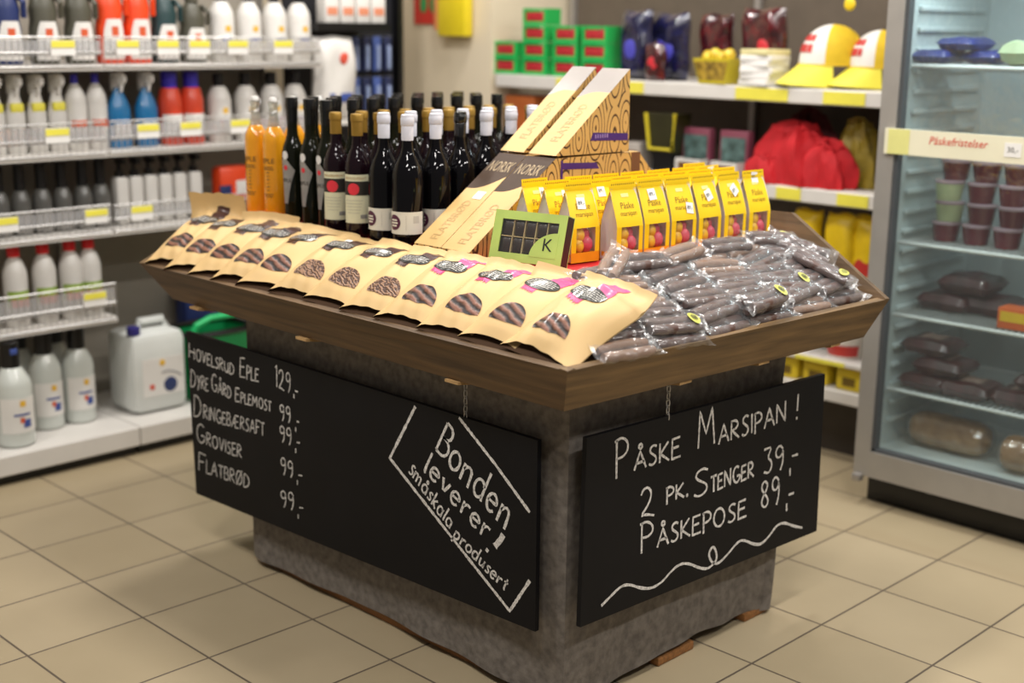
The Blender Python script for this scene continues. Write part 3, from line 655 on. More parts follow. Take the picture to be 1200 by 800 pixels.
def berry_bottle():
    r_ = thing('berry_juice_bottle', '', 'bottle'); R = .0335
    MB().lathe([(.026, 0), (.032, .003), (R, .010), (R, .178), (.0315, .196), (.024, .216), (.0165, .232), (.0145, .246), (.014, .30)], 28).build('bottle_body', DPLUM, r_)
    MB().lathe([(.0150, .262), (.0152, .298), (.0168, .299), (.0168, .314), (.0155, .317), (.012, .318)], 20).build('cap', CAPG, r_)
    a0 = FACE - .10
    lb = band(MB(), R, a0, .072, .040, .165, .0005).build('label', LGREEN, r_)
    mb = MB(); band(mb, R, a0, .072, .112, .148, .0009, 0); mb.build('label_picture', DARKP, lb)
    mb = MB(); disc_on(mb, R, a0, -.006, .128, .0155, .0014); mb.build('berry_picture', BERRY, lb)
    mb = MB(); put_text(mb, 'BRINGEBÆRSAFT', .0078, cyl_patch(None, R, a0, .0012)); mb.v = [(x, y, z + .153) for x, y, z in mb.v]
    mb.build('print', GOLDP, lb, False)
    mb = MB()
    for k in range(5): band(mb, R, a0 - .2, .05 - .004 * k, .098 - k * .008, .0988 - k * .008, .0011, n=5)
    band(mb, R, a0 + .62, .018, .052, .062, .0011, n=4); mb.build('print', LGREY, lb, False)
    return proto_done(r_)
def syrup_bottle(cap):
    r_ = thing('syrup_bottle', '', 'bottle'); R = .0405
    MB().lathe([(.030, 0), (.039, .003), (R, .012), (R, .168), (.0385, .186), (.030, .208), (.0195, .228), (.0155, .246), (.0145, .262), (.0145, .306)], 32).build('bottle_body', DBLACK, r_)
    MB().lathe([(.0152, .262), (.0155, .296), (.0150, .297), (.0170, .300), (.0172, .316), (.0160, .318), (.0158, .324), (.013, .326)], 20).build('cap', cap, r_)
    a0 = FACE - .12
    lb = band(MB(), R, a0, .105, .032, .088, .0005, n=16).build('label', LCREAM, r_)
    mb = MB(); disc_on(mb, R, a0, -.030, .061, .0195, .001); ds = mb.build('round_emblem', PURP, lb)
    mb = MB()
    for k, (zz, ww) in enumerate(((.067, .020), (.060, .024), (.053, .018))): band(mb, R, a0 - .030 / R, ww, zz - .002, zz + .002, .0016, n=6)
    mb.build('emblem_print', LCREAM, ds, False)
    mb = MB(); band(mb, R, a0 + .004 / R, .0012, .042, .080, .001, n=1); band(mb, R, a0 + .03 / R, .016, .060, .078, .0009, n=4); mb.build('print', pm('faint_print', 'bdb9ae', 0.5, 0.05), lb, False)
    return proto_done(r_)
JB, WB, BB, SB, SBK = juice_bottle(), wine_bottle(), berry_bottle(), syrup_bottle(CAPW), syrup_bottle(CAPB)
used = set()
def put(proto, x, y, label, group, rz=0.0):
    if proto.name not in used:
        used.add(proto.name); o = proto; o.location = (x, y, ZP); o.rotation_euler = (0, 0, rz); o['label'] = label; o['group'] = group
    else: o = dup(proto, (x, y, ZP), rz, label, group)
    return o
GA, GB_, GC, GD = 'yellow juice bottles on the tray', 'dark cider bottles on the tray', 'gold capped berry bottles on the tray', 'black syrup bottles on the tray'
put(JB, -.335, .004, 'yellow apple juice bottle with swing top, leftmost of all bottles', GA)
put(JB, -.252, .008, 'yellow apple juice bottle with swing top, beside the dark bottles', GA)
put(JB, -.262, .085, 'yellow swing top bottle hidden behind the two front juice bottles', GA)
put(JB, -.235, .155, 'yellow swing top bottle at the back of the juice group', GA)
colx = (-.150, -.066, .018)
side_w = ('left', 'middle', 'right')
for k in range(9):
    for c, x in enumerate(colx):
        lab = f'dark cider bottle with slanted grey label, front row, {side_w[c]} one of three' if k == 0 else f'black capped cider bottle, {ordw(k)} one behind the {side_w[c]} front cider bottle'
        put(WB, x + random.uniform(-.005, .005), -.006 + .078 * k + random.uniform(-.004, .004), lab, GB_, random.uniform(-.12, .12))
for k in range(9):
    for c, x in enumerate((.108, .192)):
        s = ('left', 'right')[c]
        lab = f'gold capped berry juice bottle with red berry label, {s} one of the front pair' if k == 0 else f'gold capped berry bottle, {ordw(k)} one behind the {s} front berry bottle'
        put(BB, x + random.uniform(-.004, .004), -.046 + .079 * k + random.uniform(-.003, .003), lab, GC, random.uniform(-.1, .1))
for k in range(8):
    for c, x in enumerate((.286, .376)):
        s = ('left', 'right')[c]
        lab = 'black capped syrup bottle among the white capped ones' if (k, c) == (2, 1) else f'black syrup bottle with white cap and round purple emblem, {s} of the front pair' if k == 0 else f'white capped syrup bottle, {ordw(k)} one behind the {s} front syrup bottle'
        put(SBK if (k, c) == (2, 1) else SB, x + random.uniform(-.003, .003), -.034 + .090 * k, lab, GD, random.uniform(-.08, .08))
# ------------------------------------------------------------------ flatbread cartons
def swirl_mat():
    m = bpy.data.materials.new('swirl_printed_carton'); m.use_nodes = True; nt = m.node_tree; b = nt.nodes['Principled BSDF']
    tc = nt.nodes.new('ShaderNodeTexCoord'); mp = nt.nodes.new('ShaderNodeMapping'); mp.inputs['Scale'].default_value = (17, 17, 7); mp.inputs['Location'].default_value = (0.3, .1, .45)
    vo = nt.nodes.new('ShaderNodeTexVoronoi'); vo.inputs['Scale'].default_value = 1.0; vo.inputs['Randomness'].default_value = 0.45
    mu = nt.nodes.new('ShaderNodeMath'); mu.operation = 'MULTIPLY'; mu.inputs[1].default_value = 36
    sn = nt.nodes.new('ShaderNodeMath'); sn.operation = 'SINE'
    rp = nt.nodes.new('ShaderNodeValToRGB'); rp.color_ramp.elements[0].color = lin('c9a05c'); rp.color_ramp.elements[1].color = lin('4a2f16'); rp.color_ramp.elements[0].position = .72; rp.color_ramp.elements[1].position = .84
    nt.links.new(tc.outputs['Object'], mp.inputs[0]); nt.links.new(mp.outputs[0], vo.inputs['Vector']); nt.links.new(vo.outputs['Distance'], mu.inputs[0]); nt.links.new(mu.outputs[0], sn.inputs[0]); nt.links.new(sn.outputs[0], rp.inputs[0]); nt.links.new(rp.outputs[0], b.inputs['Base Color'])
    b.inputs['Roughness'].default_value = 0.6; return m
SWIRL = swirl_mat()
CARD = pm('plain_carton', 'd2ad70', 0.55, 0.04, 8)
CBROWN = pm('brown_print', '47362a', 0.6, 0.1, 12, spec=0.25); CGLARE = pm('glare_on_print', '968e88', 0.3, 0.04, 12, coat=0.3)  # upper cartons: glare on the brown band is put into the paler colour
CTEXT = pm('faint_lettering', 'bd9c66', 0.5, 0.05); CGOLD = pm('gold_lettering', 'a8906a', 0.5, 0.05)
PURB = pm('purple_band', '432070', 0.45, 0.05); PURL = pm('lilac_print', '8f78b8', 0.5, 0.05)
def carton(label, x0, x1, y0, z0, y1, z1, yb, zb, upper, dx=0.0):
    r_ = thing('flatbread_carton', label, 'carton', (0, 0, 0), 0, 'flatbread cartons')
    if upper: prof = [(y0, z0), (yb, zb), (yb - .004, z1), (y1, z1)]
    else: prof = [(y0, ZP), (yb, ZP), (yb, zb), (yb - .07, 1.178), (y1, z1), (y0, z0)]
    f = lambda y, z, x: (x, y, z)
    MB().prism(prof, f, x0, x1).build('carton_body', SWIRL, r_, False)
    d = Vector((0, y1 - y0, z1 - z0)); n = Vector((0, -d.z, d.y)).normalized()
    def F(x, q, off=.0012):
        return Vector((x, y0, z0)) + d * q + n * off
    W = x1 - x0
    bnd = lambda s: (.60 + .16 * s - .05 * math.sin(PI * s) if not upper else .64 + .10 * s + .03 * math.sin(4 * s))
    MB().grid(lambda s, t: F(x0 + W * s, t * bnd(s)), 12, 6).build('front_face', CARD, r_)
    MB().grid(lambda s, t: F(x0 + W * s, bnd(s) + (1 - bnd(s)) * t), 12, 4).build('front_print', CGLARE if upper else CBROWN, r_)
    L = d.length
    mb = MB(); put_text(mb, 'FLATBRØD', .026, lambda x, y: F(x0 + W * .64 - y * 1.5, (.27 if not upper else .36) + x * 1.15 / L, .002)); mb.build('lettering', CTEXT, r_, False)
    if not upper:
        mb = MB(); put_text(mb, 'NORSK', .030, lambda x, y: F(x0 + W * .5 + x * .82, .80 + y * 1.9 / L, .002)); mb.build('lettering', CGOLD, r_, False)
    return r_
XS = 0.652
c1 = carton('lower left flatbread carton with a small white sticker', .455, .551, -.082, .9745, .21, 1.178, .57, 1.12, False)
c2 = carton('lower right flatbread carton with a purple side band, behind the yellow bags', .553, XS, -.082, .9745, .21, 1.178, .60, 1.11, False)
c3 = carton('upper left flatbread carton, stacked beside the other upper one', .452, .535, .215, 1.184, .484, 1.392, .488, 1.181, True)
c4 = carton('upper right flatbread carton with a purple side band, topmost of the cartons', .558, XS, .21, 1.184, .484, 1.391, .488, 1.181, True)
X1 = XS + .001
MB().add([(X1, .335, 1.216), (X1, .482, 1.210), (X1, .482, 1.228), (X1, .345, 1.236)], [(0, 1, 2, 3)]).build('purple_band', PURB, c4, False)
mb = MB()
for k in range(6): mb.add([(X1 + .0006, .352 + .009 * k, 1.221), (X1 + .0006, .357 + .009 * k, 1.221), (X1 + .0006, .357 + .009 * k, 1.231), (X1 + .0006, .352 + .009 * k, 1.231)], [(0, 1, 2, 3)])
mb.build('band_print', PURL, c4, False)
MB().add([(X1, .235, 1.150), (X1, .372, 1.144), (X1, .36, 1.160), (X1, .235, 1.166), (X1, .235, 1.172), (X1, .227, 1.172), (X1, .227, 1.12), (X1, .235, 1.12)], [(0, 1, 2, 3), (7, 0, 3, 4, 5, 6)]).build('purple_band', PURB, c2, False)
MB().box((XS - .02, .517, 1.15), (.042, .035, .054)).build('slot', pm('carton_inside', '6d4526', .7, .1), c2, False)
d_ = Vector((0, .292, .2035)); n_ = Vector((0, -.2035, .292)).normalized()
pq = lambda x, q: Vector((x, -.082, .9745)) + d_ * q + n_ * .0022
sk = MB().add([pq(.505, .50), pq(.535, .50), pq(.535, .58), pq(.505, .58)], [(0, 1, 2, 3)]).build('price_sticker', PAPER, c1, False)

# ------------------------------------------------------------------ yellow marzipan bags
YEL = pm('yellow_carton', 'f7cf0e', 0.45, 0.05, 10); YPR = pm('ochre_print', '8a6410', 0.6, 0.08); ORG = pm('orange_base', 'e89a10', 0.5, 0.08)
SIDEF = film('frosted_film', 0.86, (.95, .95, .95), 0.25, 0.62); WINF = film('window_film', 0.86, (1, 1, 1), 0.04, 0.0)
PINK = pm('pink_marzipan', 'd9566a', 0.45, 0.1, 30); MYEL = pm('yellow_marzipan', 'e3b02c', 0.5, 0.1, 30); MGRN = pm('green_marzipan', '6fa03c', 0.5, 0.1); MDRK = pm('dark_marzipan', '3a2b20', 0.5, 0.1)
YW, YH, YD = .086, .186, .057
def xf_(z): return 0 if z < .085 else -.031 * ((z - .085) / .085) ** 1.15 if z < .17 else -.031
def xb_(z): return -YD if z < .085 else -YD + .030 * ((z - .085) / .085) ** 1.15 if z < .17 else -.032
def YF(y, z, off=0.0): return Vector((xf_(z) + off + .003 * math.sin(PI * min(1, z / .17)) * (1 - (2 * y / YW) ** 2), y, z))
def yellow_base():
    r_ = thing('marzipan_bag', '', 'bag', (0, 0, 0))
    mb = MB()
    def strip(y0, y1, z0, z1, ny, nz): mb.grid(lambda s, t: YF(y0 + (y1 - y0) * s, z0 + (z1 - z0) * t), ny, nz)
    h = YW / 2; a = .029
    strip(-h, -a, .024, .082, 2, 3); strip(a, h, .024, .082, 2, 3); strip(-h, h, .082, YH, 8, 8)
    mb.grid(lambda s, t: (xb_(YH * t), -h + YW * s, YH * t), 4, 10, flip=True)
    mb.build('bag_front', YEL, r_)
    mb = MB(); strip(-h, h, 0, .024, 8, 2); mb.box((-YD / 2, 0, .010), (YD - .004, YW - .003, .020)); mb.build('bag_base', ORG, r_)
    MB().grid(lambda s, t: YF(-a + 2 * a * s, .024 + .058 * t, -.0008), 4, 4).build('window', WINF, r_)
    for sg in (-1, 1):
        MB().grid(lambda s, t: (xb_(.168 * t + .0) * (1 - s) + xf_(.168 * t) * s, sg * (h - .001 - .012 * math.sin(PI * s) * (t ** .7) * 1.0), .002 + .168 * t), 6, 10, flip=sg > 0).build('side_gusset', SIDEF, r_)
    rr = random.Random(3)
    for c, m in (((-.016, .014, .040), PINK), ((-.014, -.015, .037), MYEL), ((-.018, -.010, .062), MYEL), ((-.040, .016, .042), MYEL), ((-.042, -.016, .045), MGRN), ((-.026, .012, .062), PINK)):
        MB().ball(c, .0172, 9, sz=1.15).build('marzipan_egg', m, r_)
    mb = MB(); put_text(mb, 'Påske', .021, lambda x, y: YF(x * .92, y + .124, .0008)); put_text(mb, 'marsipan', .016, lambda x, y: YF(x * .92, y + .108, .0008)); mb.build('print', YPR, r_, False)
    mb = MB()
    for k in range(12):
        y = -.038 + .0065 * k; mb.add([YF(y, .176 + .002 * (k % 3), .0008), YF(y + .003, .176, .0008), YF(y + .0035, .181, .0008), YF(y + .001, .182, .0008)], [(0, 1, 2, 3)])
    mb.build('print', YPR, r_, False)
    mb = MB(); mb.grid(lambda s, t: YF(-.012 + .024 * s, .150 + .008 * t, .0008), 3, 2); mb.build('print', pm('pale_logo', 'f3e08a', 0.5, 0.04), r_)
    return proto_done(r_)
YB = yellow_base()
def yb_sticker(root, y, z, rot):
    mb = MB(); c, s = math.cos(rot), math.sin(rot)
    fn = lambda a, b, o=.0016: YF(y + a * c - b * s, z + a * s + b * c, o)
    mb.grid(lambda u, v: fn(-.0125 + .025 * u, -.013 + .026 * v), 4, 4); o = mb.build('price_sticker', PAPER, root)
    mb = MB(); put_text(mb, '89,-', .0125, lambda a, b: fn(a, b - .003, .0024)); mb.build('price_print', INK, o, False)
first_yb = [True]
def put_yb(x, y, rz, label, st=None):
    if first_yb[0]: o = YB; first_yb[0] = False; o.location = (x, y, ZP); o.rotation_euler = (0, 0, rz); o['label'] = label; o['group'] = 'yellow marzipan bags'
    else: o = dup(YB, (x, y, ZP), rz, label, 'yellow marzipan bags')
    if st: yb_sticker(o, *st)
stk = {0: None, 1: (-.002, .150, .05), 2: (.022, .110, -.15), 3: (.006, .136, .3), 4: (.010, .142, .55), 5: (.004, .168, -.1)}
pos_names = ['leftmost', 'second from the left', 'third from the left', 'fourth from the left', 'second from the right', 'rightmost']
for k in range(6):
    put_yb(.893 + .0098 * k + random.uniform(-.002, .002), .213 + .0925 * k, math.radians(-5 + random.uniform(-2, 2)), f'yellow marzipan bag with window, {pos_names[k]} of the six in the front row', stk[k])
put_yb(.838, .118, math.radians(-8), 'yellow marzipan bag with white price sticker, right behind the green chocolate box', (-.004, .138, -.05))
put_yb(.826, .209, math.radians(-4), 'yellow marzipan bag with high price sticker, half hidden behind the front row', (.000, .158, .0))
for k in range(5): put_yb(.815 + .0098 * k, .300 + .0925 * k, math.radians(-5 + random.uniform(-3, 3)), f'yellow marzipan bag in the second row, {ordw(k)} one behind the front row')
put_yb(.776, .112, math.radians(-4), 'yellow marzipan bag peeping out second from the carton, sticker at its edge', (.022, .148, -.05))
for k in range(6): put_yb(.750 + .0098 * k, .215 + .0925 * k, math.radians(-5 + random.uniform(-3, 3)), f'yellow marzipan bag in the third row, {ordw(k)} from the left', (.01, .17, 0.1) if k == 5 else None)
put_yb(.719, .096, math.radians(-2), 'yellow marzipan bag nearest to the flatbread cartons, leftmost of all', (.022, .150, -.05))
put_yb(.735, .700, math.radians(-5), 'yellow marzipan bag at the back, behind the right end of the third row')

# ------------------------------------------------------------------ green chocolate box
GRN = pm('green_card', 'b3cc6a', 0.4, 0.14, 9, coat=0.2); CHOC = pm('dark_chocolate', '2e1d16', 0.35, 0.2, 40, coat=0.3); DBRN = pm('dark_brown_card', '33241e', 0.35, 0.1); CREAM = pm('cream_divider', 'd3bf8a', 0.5, 0.05)
pA = on_axis(572, 303, 2, ZP + .0125); pB = on_axis(656, 313, 2, ZP + .0125)
CW = (pB - pA).length; CH = .118; CDp = .034
cb = thing('chocolate_box', 'green chocolate box with ten dark pieces behind its window and a letter K', 'box', (0, 0, 0))
ang = math.atan2(pB.y - pA.y, pB.x - pA.x)
mb = MB()
X0, X1b, Z0, Z1b = .115 * CW, .90 * CW, .17 * CH, .83 * CH
def fbox(mb, x0, x1, z0, z1, y0, y1): mb.box(((x0 + x1) / 2, (y0 + y1) / 2, (z0 + z1) / 2), (x1 - x0, y1 - y0, z1 - z0))
for a in ((0, X0, 0, CH), (X1b, CW, 0, CH), (X0, X1b, 0, Z0), (X0, X1b, Z1b, CH)): fbox(mb, a[0], a[1], a[2], a[3], 0, .002)
fbox(mb, 0, CW, CH - .002, CH, .002, CDp); fbox(mb, 0, CW, 0, .002, .002, CDp); fbox(mb, 0, CW, .002, CH - .002, CDp - .002, CDp)
mb.build('sleeve', GRN, cb, False)
mb = MB(); n = 16; r = .30 * CW
poly = [(X1b + .004, Z0 - .004)] + [(X1b + .004 - r * math.cos(PI / 2 * k / n) * 1.22, Z0 - .004 + .50 * CH * math.sin(PI / 2 * k / n)) for k in range(n + 1)]
mb.prism(poly, lambda x, z, t: (x, t, z), -.0006, .0018); mb.build('round_panel', GRN, cb, False)
mb = MB(); put_text(mb, 'K', .042, lambda x, y: (X1b - .115 * CW + x, -.0012, Z0 + .012 + y)); mb.build('letter', INK, cb, False)
for sg in (0.0012, CW - .0012): MB().box((sg, CDp / 2 + .001, CH / 2), (.0022, CDp - .004, CH - .005)).build('box_end', DBRN, cb, False)
mb = MB(); fbox(mb, .004, CW - .004, .004, CH - .004, .018, .020); mb.build('inner_tray', DBRN, cb, False)
iw = (X1b - X0) / 5; ih = (Z1b - Z0) / 2
mb = MB()
for k in range(1, 5): fbox(mb, X0 + iw * k - .001, X0 + iw * k + .001, Z0, Z1b, .004, .017)
fbox(mb, X0, X1b, Z0 + ih - .001, Z0 + ih + .001, .004, .017); mb.build('divider', CREAM, cb, False)
for i in range(5):
    for j in range(2):
        MB().box((X0 + iw * (i + .5), .0115, Z0 + ih * (j + .5)), (iw * .80, .012, ih * .82), bev=.003).build('chocolate_piece', CHOC, cb)
mb = MB(); fbox(mb, X0, X1b, Z0, Z1b, .0022, .0026); mb.build('window', WINF, cb, False)
cb.matrix_world = Matrix.Translation(pA) @ Matrix.Rotation(ang, 4, 'Z') @ Matrix.Rotation(math.radians(-17), 4, 'X')

# ------------------------------------------------------------------ wrapped marzipan bars on the right slope
MARZ = pm('chocolate_bar', '563a31', 0.45, 0.18, 30, 0.1, col2='422a23'); MARZ2 = pm('pale_marzipan_bar', '7d5d47', 0.5, 0.1, 30, 0.1)
FILM = film('clear_wrapper', 0.925, (.985, .985, .985), 0.2, 0.06)
STK = pm('lime_label', 'b9b84a', 0.4, 0.1, 60); 
def bar_pack(seed, sticker, pale=False):
    rr = random.Random(seed); r_ = thing('marzipan_pack', '', 'packet', (0, 0, 0))
    Lh = .072
    for sg in (-1, 1):
        mb = MB(); bend = rr.uniform(-.004, .004)
        pts = [(-Lh + 2 * Lh * k / 8, sg * .0122 + bend * math.sin(PI * k / 8), .0125) for k in range(9)]
        rad = [.0095, .0116] + [.0120 + rr.uniform(-.0004, .0004) for _ in range(5)] + [.0116, .0095]
        mb.tube(pts, rad, 12); mb.build('marzipan_bar', MARZ2 if pale else MARZ, r_)
    ph = [rr.uniform(0, 6) for _ in range(6)]
    tl = rr.uniform(-.01, .01)
    def W(s, t):
        x = -.094 + .188 * t; e = min(1, max(0, (.094 - abs(x)) / .022)); e = e * e * (3 - 2 * e)
        a = 2 * PI * s; ca, sa = math.cos(a), math.sin(a)
        hw = .0285 + .004 * (1 - e) + .0015 * math.sin(60 * x + ph[0]); hh = .0122 * e + .0006
        y = hw * math.copysign(abs(ca) ** .7, ca); z = .0130 + hh * math.copysign(abs(sa) ** .8, sa)
        z += .0012 * math.sin(95 * x + ph[1] + 4 * y / .03) * (sa > 0) * (1 if e > .3 else .6) + .0007 * math.sin(210 * x + ph[2] - 90 * y) * (sa > -.2)
        z += (1 - e) * (.006 * math.sin(70 * y + ph[3]) + tl * (abs(x) - .07) / .02)
        y += .0016 * math.sin(130 * x + ph[4])
        return Vector((x, y, z))
    MB().grid(W, 26, 34).build('wrapper', FILM, r_)
    if sticker:
        sx = sticker * .055
        n = 20; mb = MB(); mb.add([(sx, 0, .0300)] + [(sx + .013 * math.cos(2 * PI * k / n), .019 * math.sin(2 * PI * k / n), .0292 - .002 * math.sin(2 * PI * k / n) ** 2) for k in range(n)], [(0, 1 + k, 1 + (k + 1) % n) for k in range(n)])
        lo = mb.build('label', STK, r_)
        mb = MB()
        for k in range(5): mb.box((sx - .006 + .003 * k, 0, .0304), (.0012, .022 - .006 * abs(k - 2) * .8, .0003))
        mb.build('label_print', DARKP, lo, False)
    return proto_done(r_)
P_plain, P_b, P_st, P_pale = bar_pack(1, 0), bar_pack(2, 0), bar_pack(3, 1), bar_pack(4, 0, True)
US = Vector((-.26, 0, .117)).normalized(); NS = Vector((.117, 0, .26)).normalized()
used_p = set()
def put_pack(pr, y, s, h, rz, label, group=None, tilt=0.0, base=None):
    if pr.name in used_p: o = dup(pr, label=label)
    else: o = pr; used_p.add(pr.name); o['label'] = label
    o['group'] = 'wrapped marzipan packs on the right slope'
    b = base or (Vector((1.245, y, .830)) + US * s + NS * h)
    R = Matrix((Vector((0, 1, 0)), US, NS)).transposed()      # local x -> +y, local y -> up slope, local z -> normal
    o.matrix_world = Matrix.Translation(b) @ R.to_4x4() @ Matrix.Rotation(rz, 4, 'Z') @ Matrix.Rotation(tilt, 4, 'X')
    return o
rr = random.Random(11)
for row in range(6):
    s = .034 + .050 * row
    cols = 6
    for c in range(cols):
        if c == 0 and row > 1: continue
        y = -.185 + .165 * c + rr.uniform(-.012, .012) + (.03 if row % 2 else 0)
        if y > .63: y = .625
        put_pack(rr.choice((P_plain, P_b, P_plain, P_pale)), y, s + rr.uniform(-.004, .004), .004 + rr.uniform(0, .002), math.radians(rr.uniform(-7, 7)), f'marzipan pack in {ordw(row)} lower row from the rim, {ordw(c)} from the sausage bags', tilt=math.radians(rr.uniform(-3, 3)))
for row in range(5):
    s = .058 + .0495 * row
    for c in range(5):
        y = -.02 + .162 * c + rr.uniform(-.02, .02)
        y = min(y, .62)
        put_pack(rr.choice((P_plain, P_b, P_b, P_pale, P_st)), y, s + rr.uniform(-.007, .007), .0245 + rr.uniform(0, .002), math.radians(rr.uniform(-10, 10)), f'marzipan pack on top, {ordw(row)} upper row from the rim, {ordw(c)} from the sausage bags', tilt=math.radians(rr.uniform(-8, 8)))
put_pack(P_st, .30, .048, .044, math.radians(4), 'marzipan pack with an oval lime label, lying over the middle of the near rim', tilt=.1)
put_pack(P_st, .62, .11, .046, math.radians(-72), 'marzipan pack lying crosswise down the slope at the far right corner')
put_pack(P_b, .655, .20, .044, math.radians(-55), 'marzipan pack with white film standing against the back board', tilt=.5)
put_pack(P_b, .60, .255, .042, math.radians(-14), 'dark marzipan pack on top below the rightmost yellow bag')
put_pack(P_pale, .0, .262, .046, math.radians(30), 'pale marzipan pack turned askew beside the green chocolate box', tilt=-.15)
put_pack(P_plain, .09, .262, .040, math.radians(-6), 'marzipan pack at the foot of the leftmost front yellow bag', tilt=.1)
put_pack(P_pale, .24, .26, .042, math.radians(8), 'pale brown marzipan pack below the third front yellow bag', tilt=-.1)
put_pack(P_b, .42, .262, .041, math.radians(-5), 'marzipan pack below the fourth front yellow bag', tilt=.08)
# ------------------------------------------------------------------ left gondola: shelving bays along the aisle (front faces +x)
BACKP = pm('grey_beige_panel', '8f887c', 0.6, 0.04); DARKPANEL = pm('dark_panel', '2a2622', 0.6, 0.1)
FX, BKX = -1.30, -1.70          # shelf front, back panel
def wire_shelf(par, y0, y1, z, lip, tags, front=FX):
    sh = MB().box(((front + BKX) / 2, (y0 + y1) / 2, z - .010), (front - BKX, y1 - y0 - .004, .020)).build('shelf', WSHELF, par, False)
    mb = MB()
    for zz in (z + lip, z + lip * .45, z - .006): mb.tube([(front + .004, y0 + .006, zz), (front + .004, y1 - .006, zz)], .0032, 6)
    n = int((y1 - y0) / .022)
    for k in range(n + 1):
        y = y0 + .006 + (y1 - y0 - .012) * k / n; mb.tube([(front + .004, y, z - .006), (front + .004, y, z + lip)], .0014, 5)
    mb.build('wire_front', CHROME, sh)
    MB().box((front + .002, (y0 + y1) / 2, z + lip * .62), (.002, y1 - y0 - .02, lip * .55)).build('clear_guard', film('guard_film', .72, (1, 1, 1), .1, .3), sh, False)
    for y, w_ in tags:
        t = MB().box((front + .010, y, z + lip * .62), (.003, w_, .048)).build('price_tag', PAPER, sh, False)
        MB().box((front + .0125, y, z + lip * .62 + .012), (.002, w_ * .96, .022)).build('tag_strip', YTAG, t, False)
    return sh
def yat(u, v, x=FX): return on_axis(u, v, 0, x).y
YB0, YB1, YB2 = -.86, .06, .972
bay1 = thing('shelving_bay', 'left shelving bay with five shelves of cleaning bottles', 'shelf', (0, 0, 0), 0, 'shelving bays along the left aisle')
bay2 = thing('shelving_bay', 'shelving bay behind the jerrycan, grey back panel showing', 'shelf', (0, 0, 0), 0, 'shelving bays along the left aisle')
for b, y0, y1 in ((bay1, YB0, YB1), (bay2, YB1, YB2)):
    MB().box((BKX - .015, (y0 + y1) / 2, .95), (.03, y1 - y0 - .004, 1.70)).build('back_panel', BACKP, b, False)
    MB().box(((-1.188 + BKX) / 2, (y0 + y1) / 2, .069), (-1.188 - BKX, y1 - y0 - .004, .068), bev=.004).build('base_deck', WSHELF, b, False)
    MB().box(((-1.21 + BKX) / 2, (y0 + y1) / 2, .0165), (-1.21 - BKX - .02, y1 - y0 - .01, .033)).build('kick_panel', BLACKP, b, False)
    for y in (y0 + .008, y1 - .008): MB().box((BKX + .012, y, .95), (.024, .012, 1.70)).build('upright', STEEL, b, False)
tg = lambda us, v, w_=.085: [(yat(u, v), w_) for u in us]
S1, S2, S3, S4 = 1.352, 1.062, .79, .485
lift_ = .0015
wire_shelf(bay1, YB0, YB1, S1, .09, tg((72, 148), 55)); wire_shelf(bay2, YB1, YB2, S1, .09, tg((195, 232, 277, 330), 52))
wire_shelf(bay1, YB0, YB1, S2, .10, tg((66,), 165)); wire_shelf(bay2, YB1, YB2, S2, .10, tg((172, 222, 280), 155))
wire_shelf(bay1, YB0, YB1, S3, .09, tg((5, 112), 262)); wire_shelf(bay2, YB1, YB2, S3, .085, tg((165,), 255))
wire_shelf(bay1, YB0, YB1, S4, .12, tg((110,), 355))

def prod(nm, lab, cat, grp, x, y, z, rz=0.0): return thing(nm, lab, cat, (x, y, z), rz, grp)
def bottle_parts(r_, h, rad, body, cap, neck=.014, caph=.03, capr=.017, sy=1.0, label=None, lz=(.25, .6), shoulder=.72, accent=None, nm='cap'):
    MB().lathe([(rad * .9, 0), (rad, .006), (rad, h * shoulder), (rad * .92, h * (shoulder + .06)), (neck * 1.6, h * (shoulder + .16)), (neck, h * (shoulder + .2)), (neck, h - caph * .7)], 20, sx=sy).build('bottle_body', body, r_)
    MB().lathe([(capr, h - caph), (capr, h - .003), (capr * .85, h)], 16).build(nm, cap, r_)
    if label:
        def arcp(z0, z1, off, w_=1.15, c_=0.0): return lambda s, t: (math.cos(c_ + (s - .5) * 2 * w_) * (rad + off) * sy, math.sin(c_ + (s - .5) * 2 * w_) * (rad + off), z0 + (z1 - z0) * t)
        lo = MB().grid(arcp(h * lz[0], h * lz[1], .0008), 10, 1).build('label', label, r_)
        if accent:
            for q_ in accent: MB().grid(arcp(h * q_[0], h * q_[1], .0016, *(q_[3:] or (.9,))), 10, 1).build('label_band', q_[2], lo)
def trigger(r_, h, rad, body, head, sy=.7):
    MB().lathe([(rad * .9, 0), (rad, .006), (rad, h * .5), (rad * .75, h * .62), (.018, h * .72), (.014, h * .78)], 20, sx=sy).build('bottle_body', body, r_)
    mb = MB(); mb.box((.004, 0, h * .90), (.075, .028, .045), bev=.010); mb.box((-.012, 0, h * .82), (.034, .032, .05), bev=.008); mb.box((.046, 0, h * .90), (.014, .018, .02), bev=.003)
    mb.build('spray_head', head, r_)
    MB().tube([(.020, 0, h * .88), (.030, 0, h * .80), (.024, 0, h * .73)], .006, 8).build('trigger', head, r_)
def pump(r_, h, w_, d, body, head):
    MB().box((0, 0, h * .36), (d, w_, h * .72), bev=.012).build('bottle_body', body, r_)
    mb = MB(); mb.lathe([(.016, h * .72), (.016, h * .80), (.007, h * .81), (.007, h * .93)], 14); mb.box((.012, 0, h * .95), (.055, .020, .022), bev=.005); mb.build('pump_head', head, r_)
def place_row(proto_fn, us, v, x, z, labels, grp):
    """one of a kind first, then copies along the shelf"""
    p = None
    for u, lab in zip(us, labels):
        y = yat(u, v, x)
        if p is None: p = proto_fn(); p.location = (x, y, z + lift_); p['label'] = lab; p['group'] = grp; proto_done(p)
        else: dup(p, (x, y, z + lift_), 0, lab, grp)
def P(nm, cat, fn):
    def make():
        r_ = thing(nm, '', cat); fn(r_); return r_
    return make
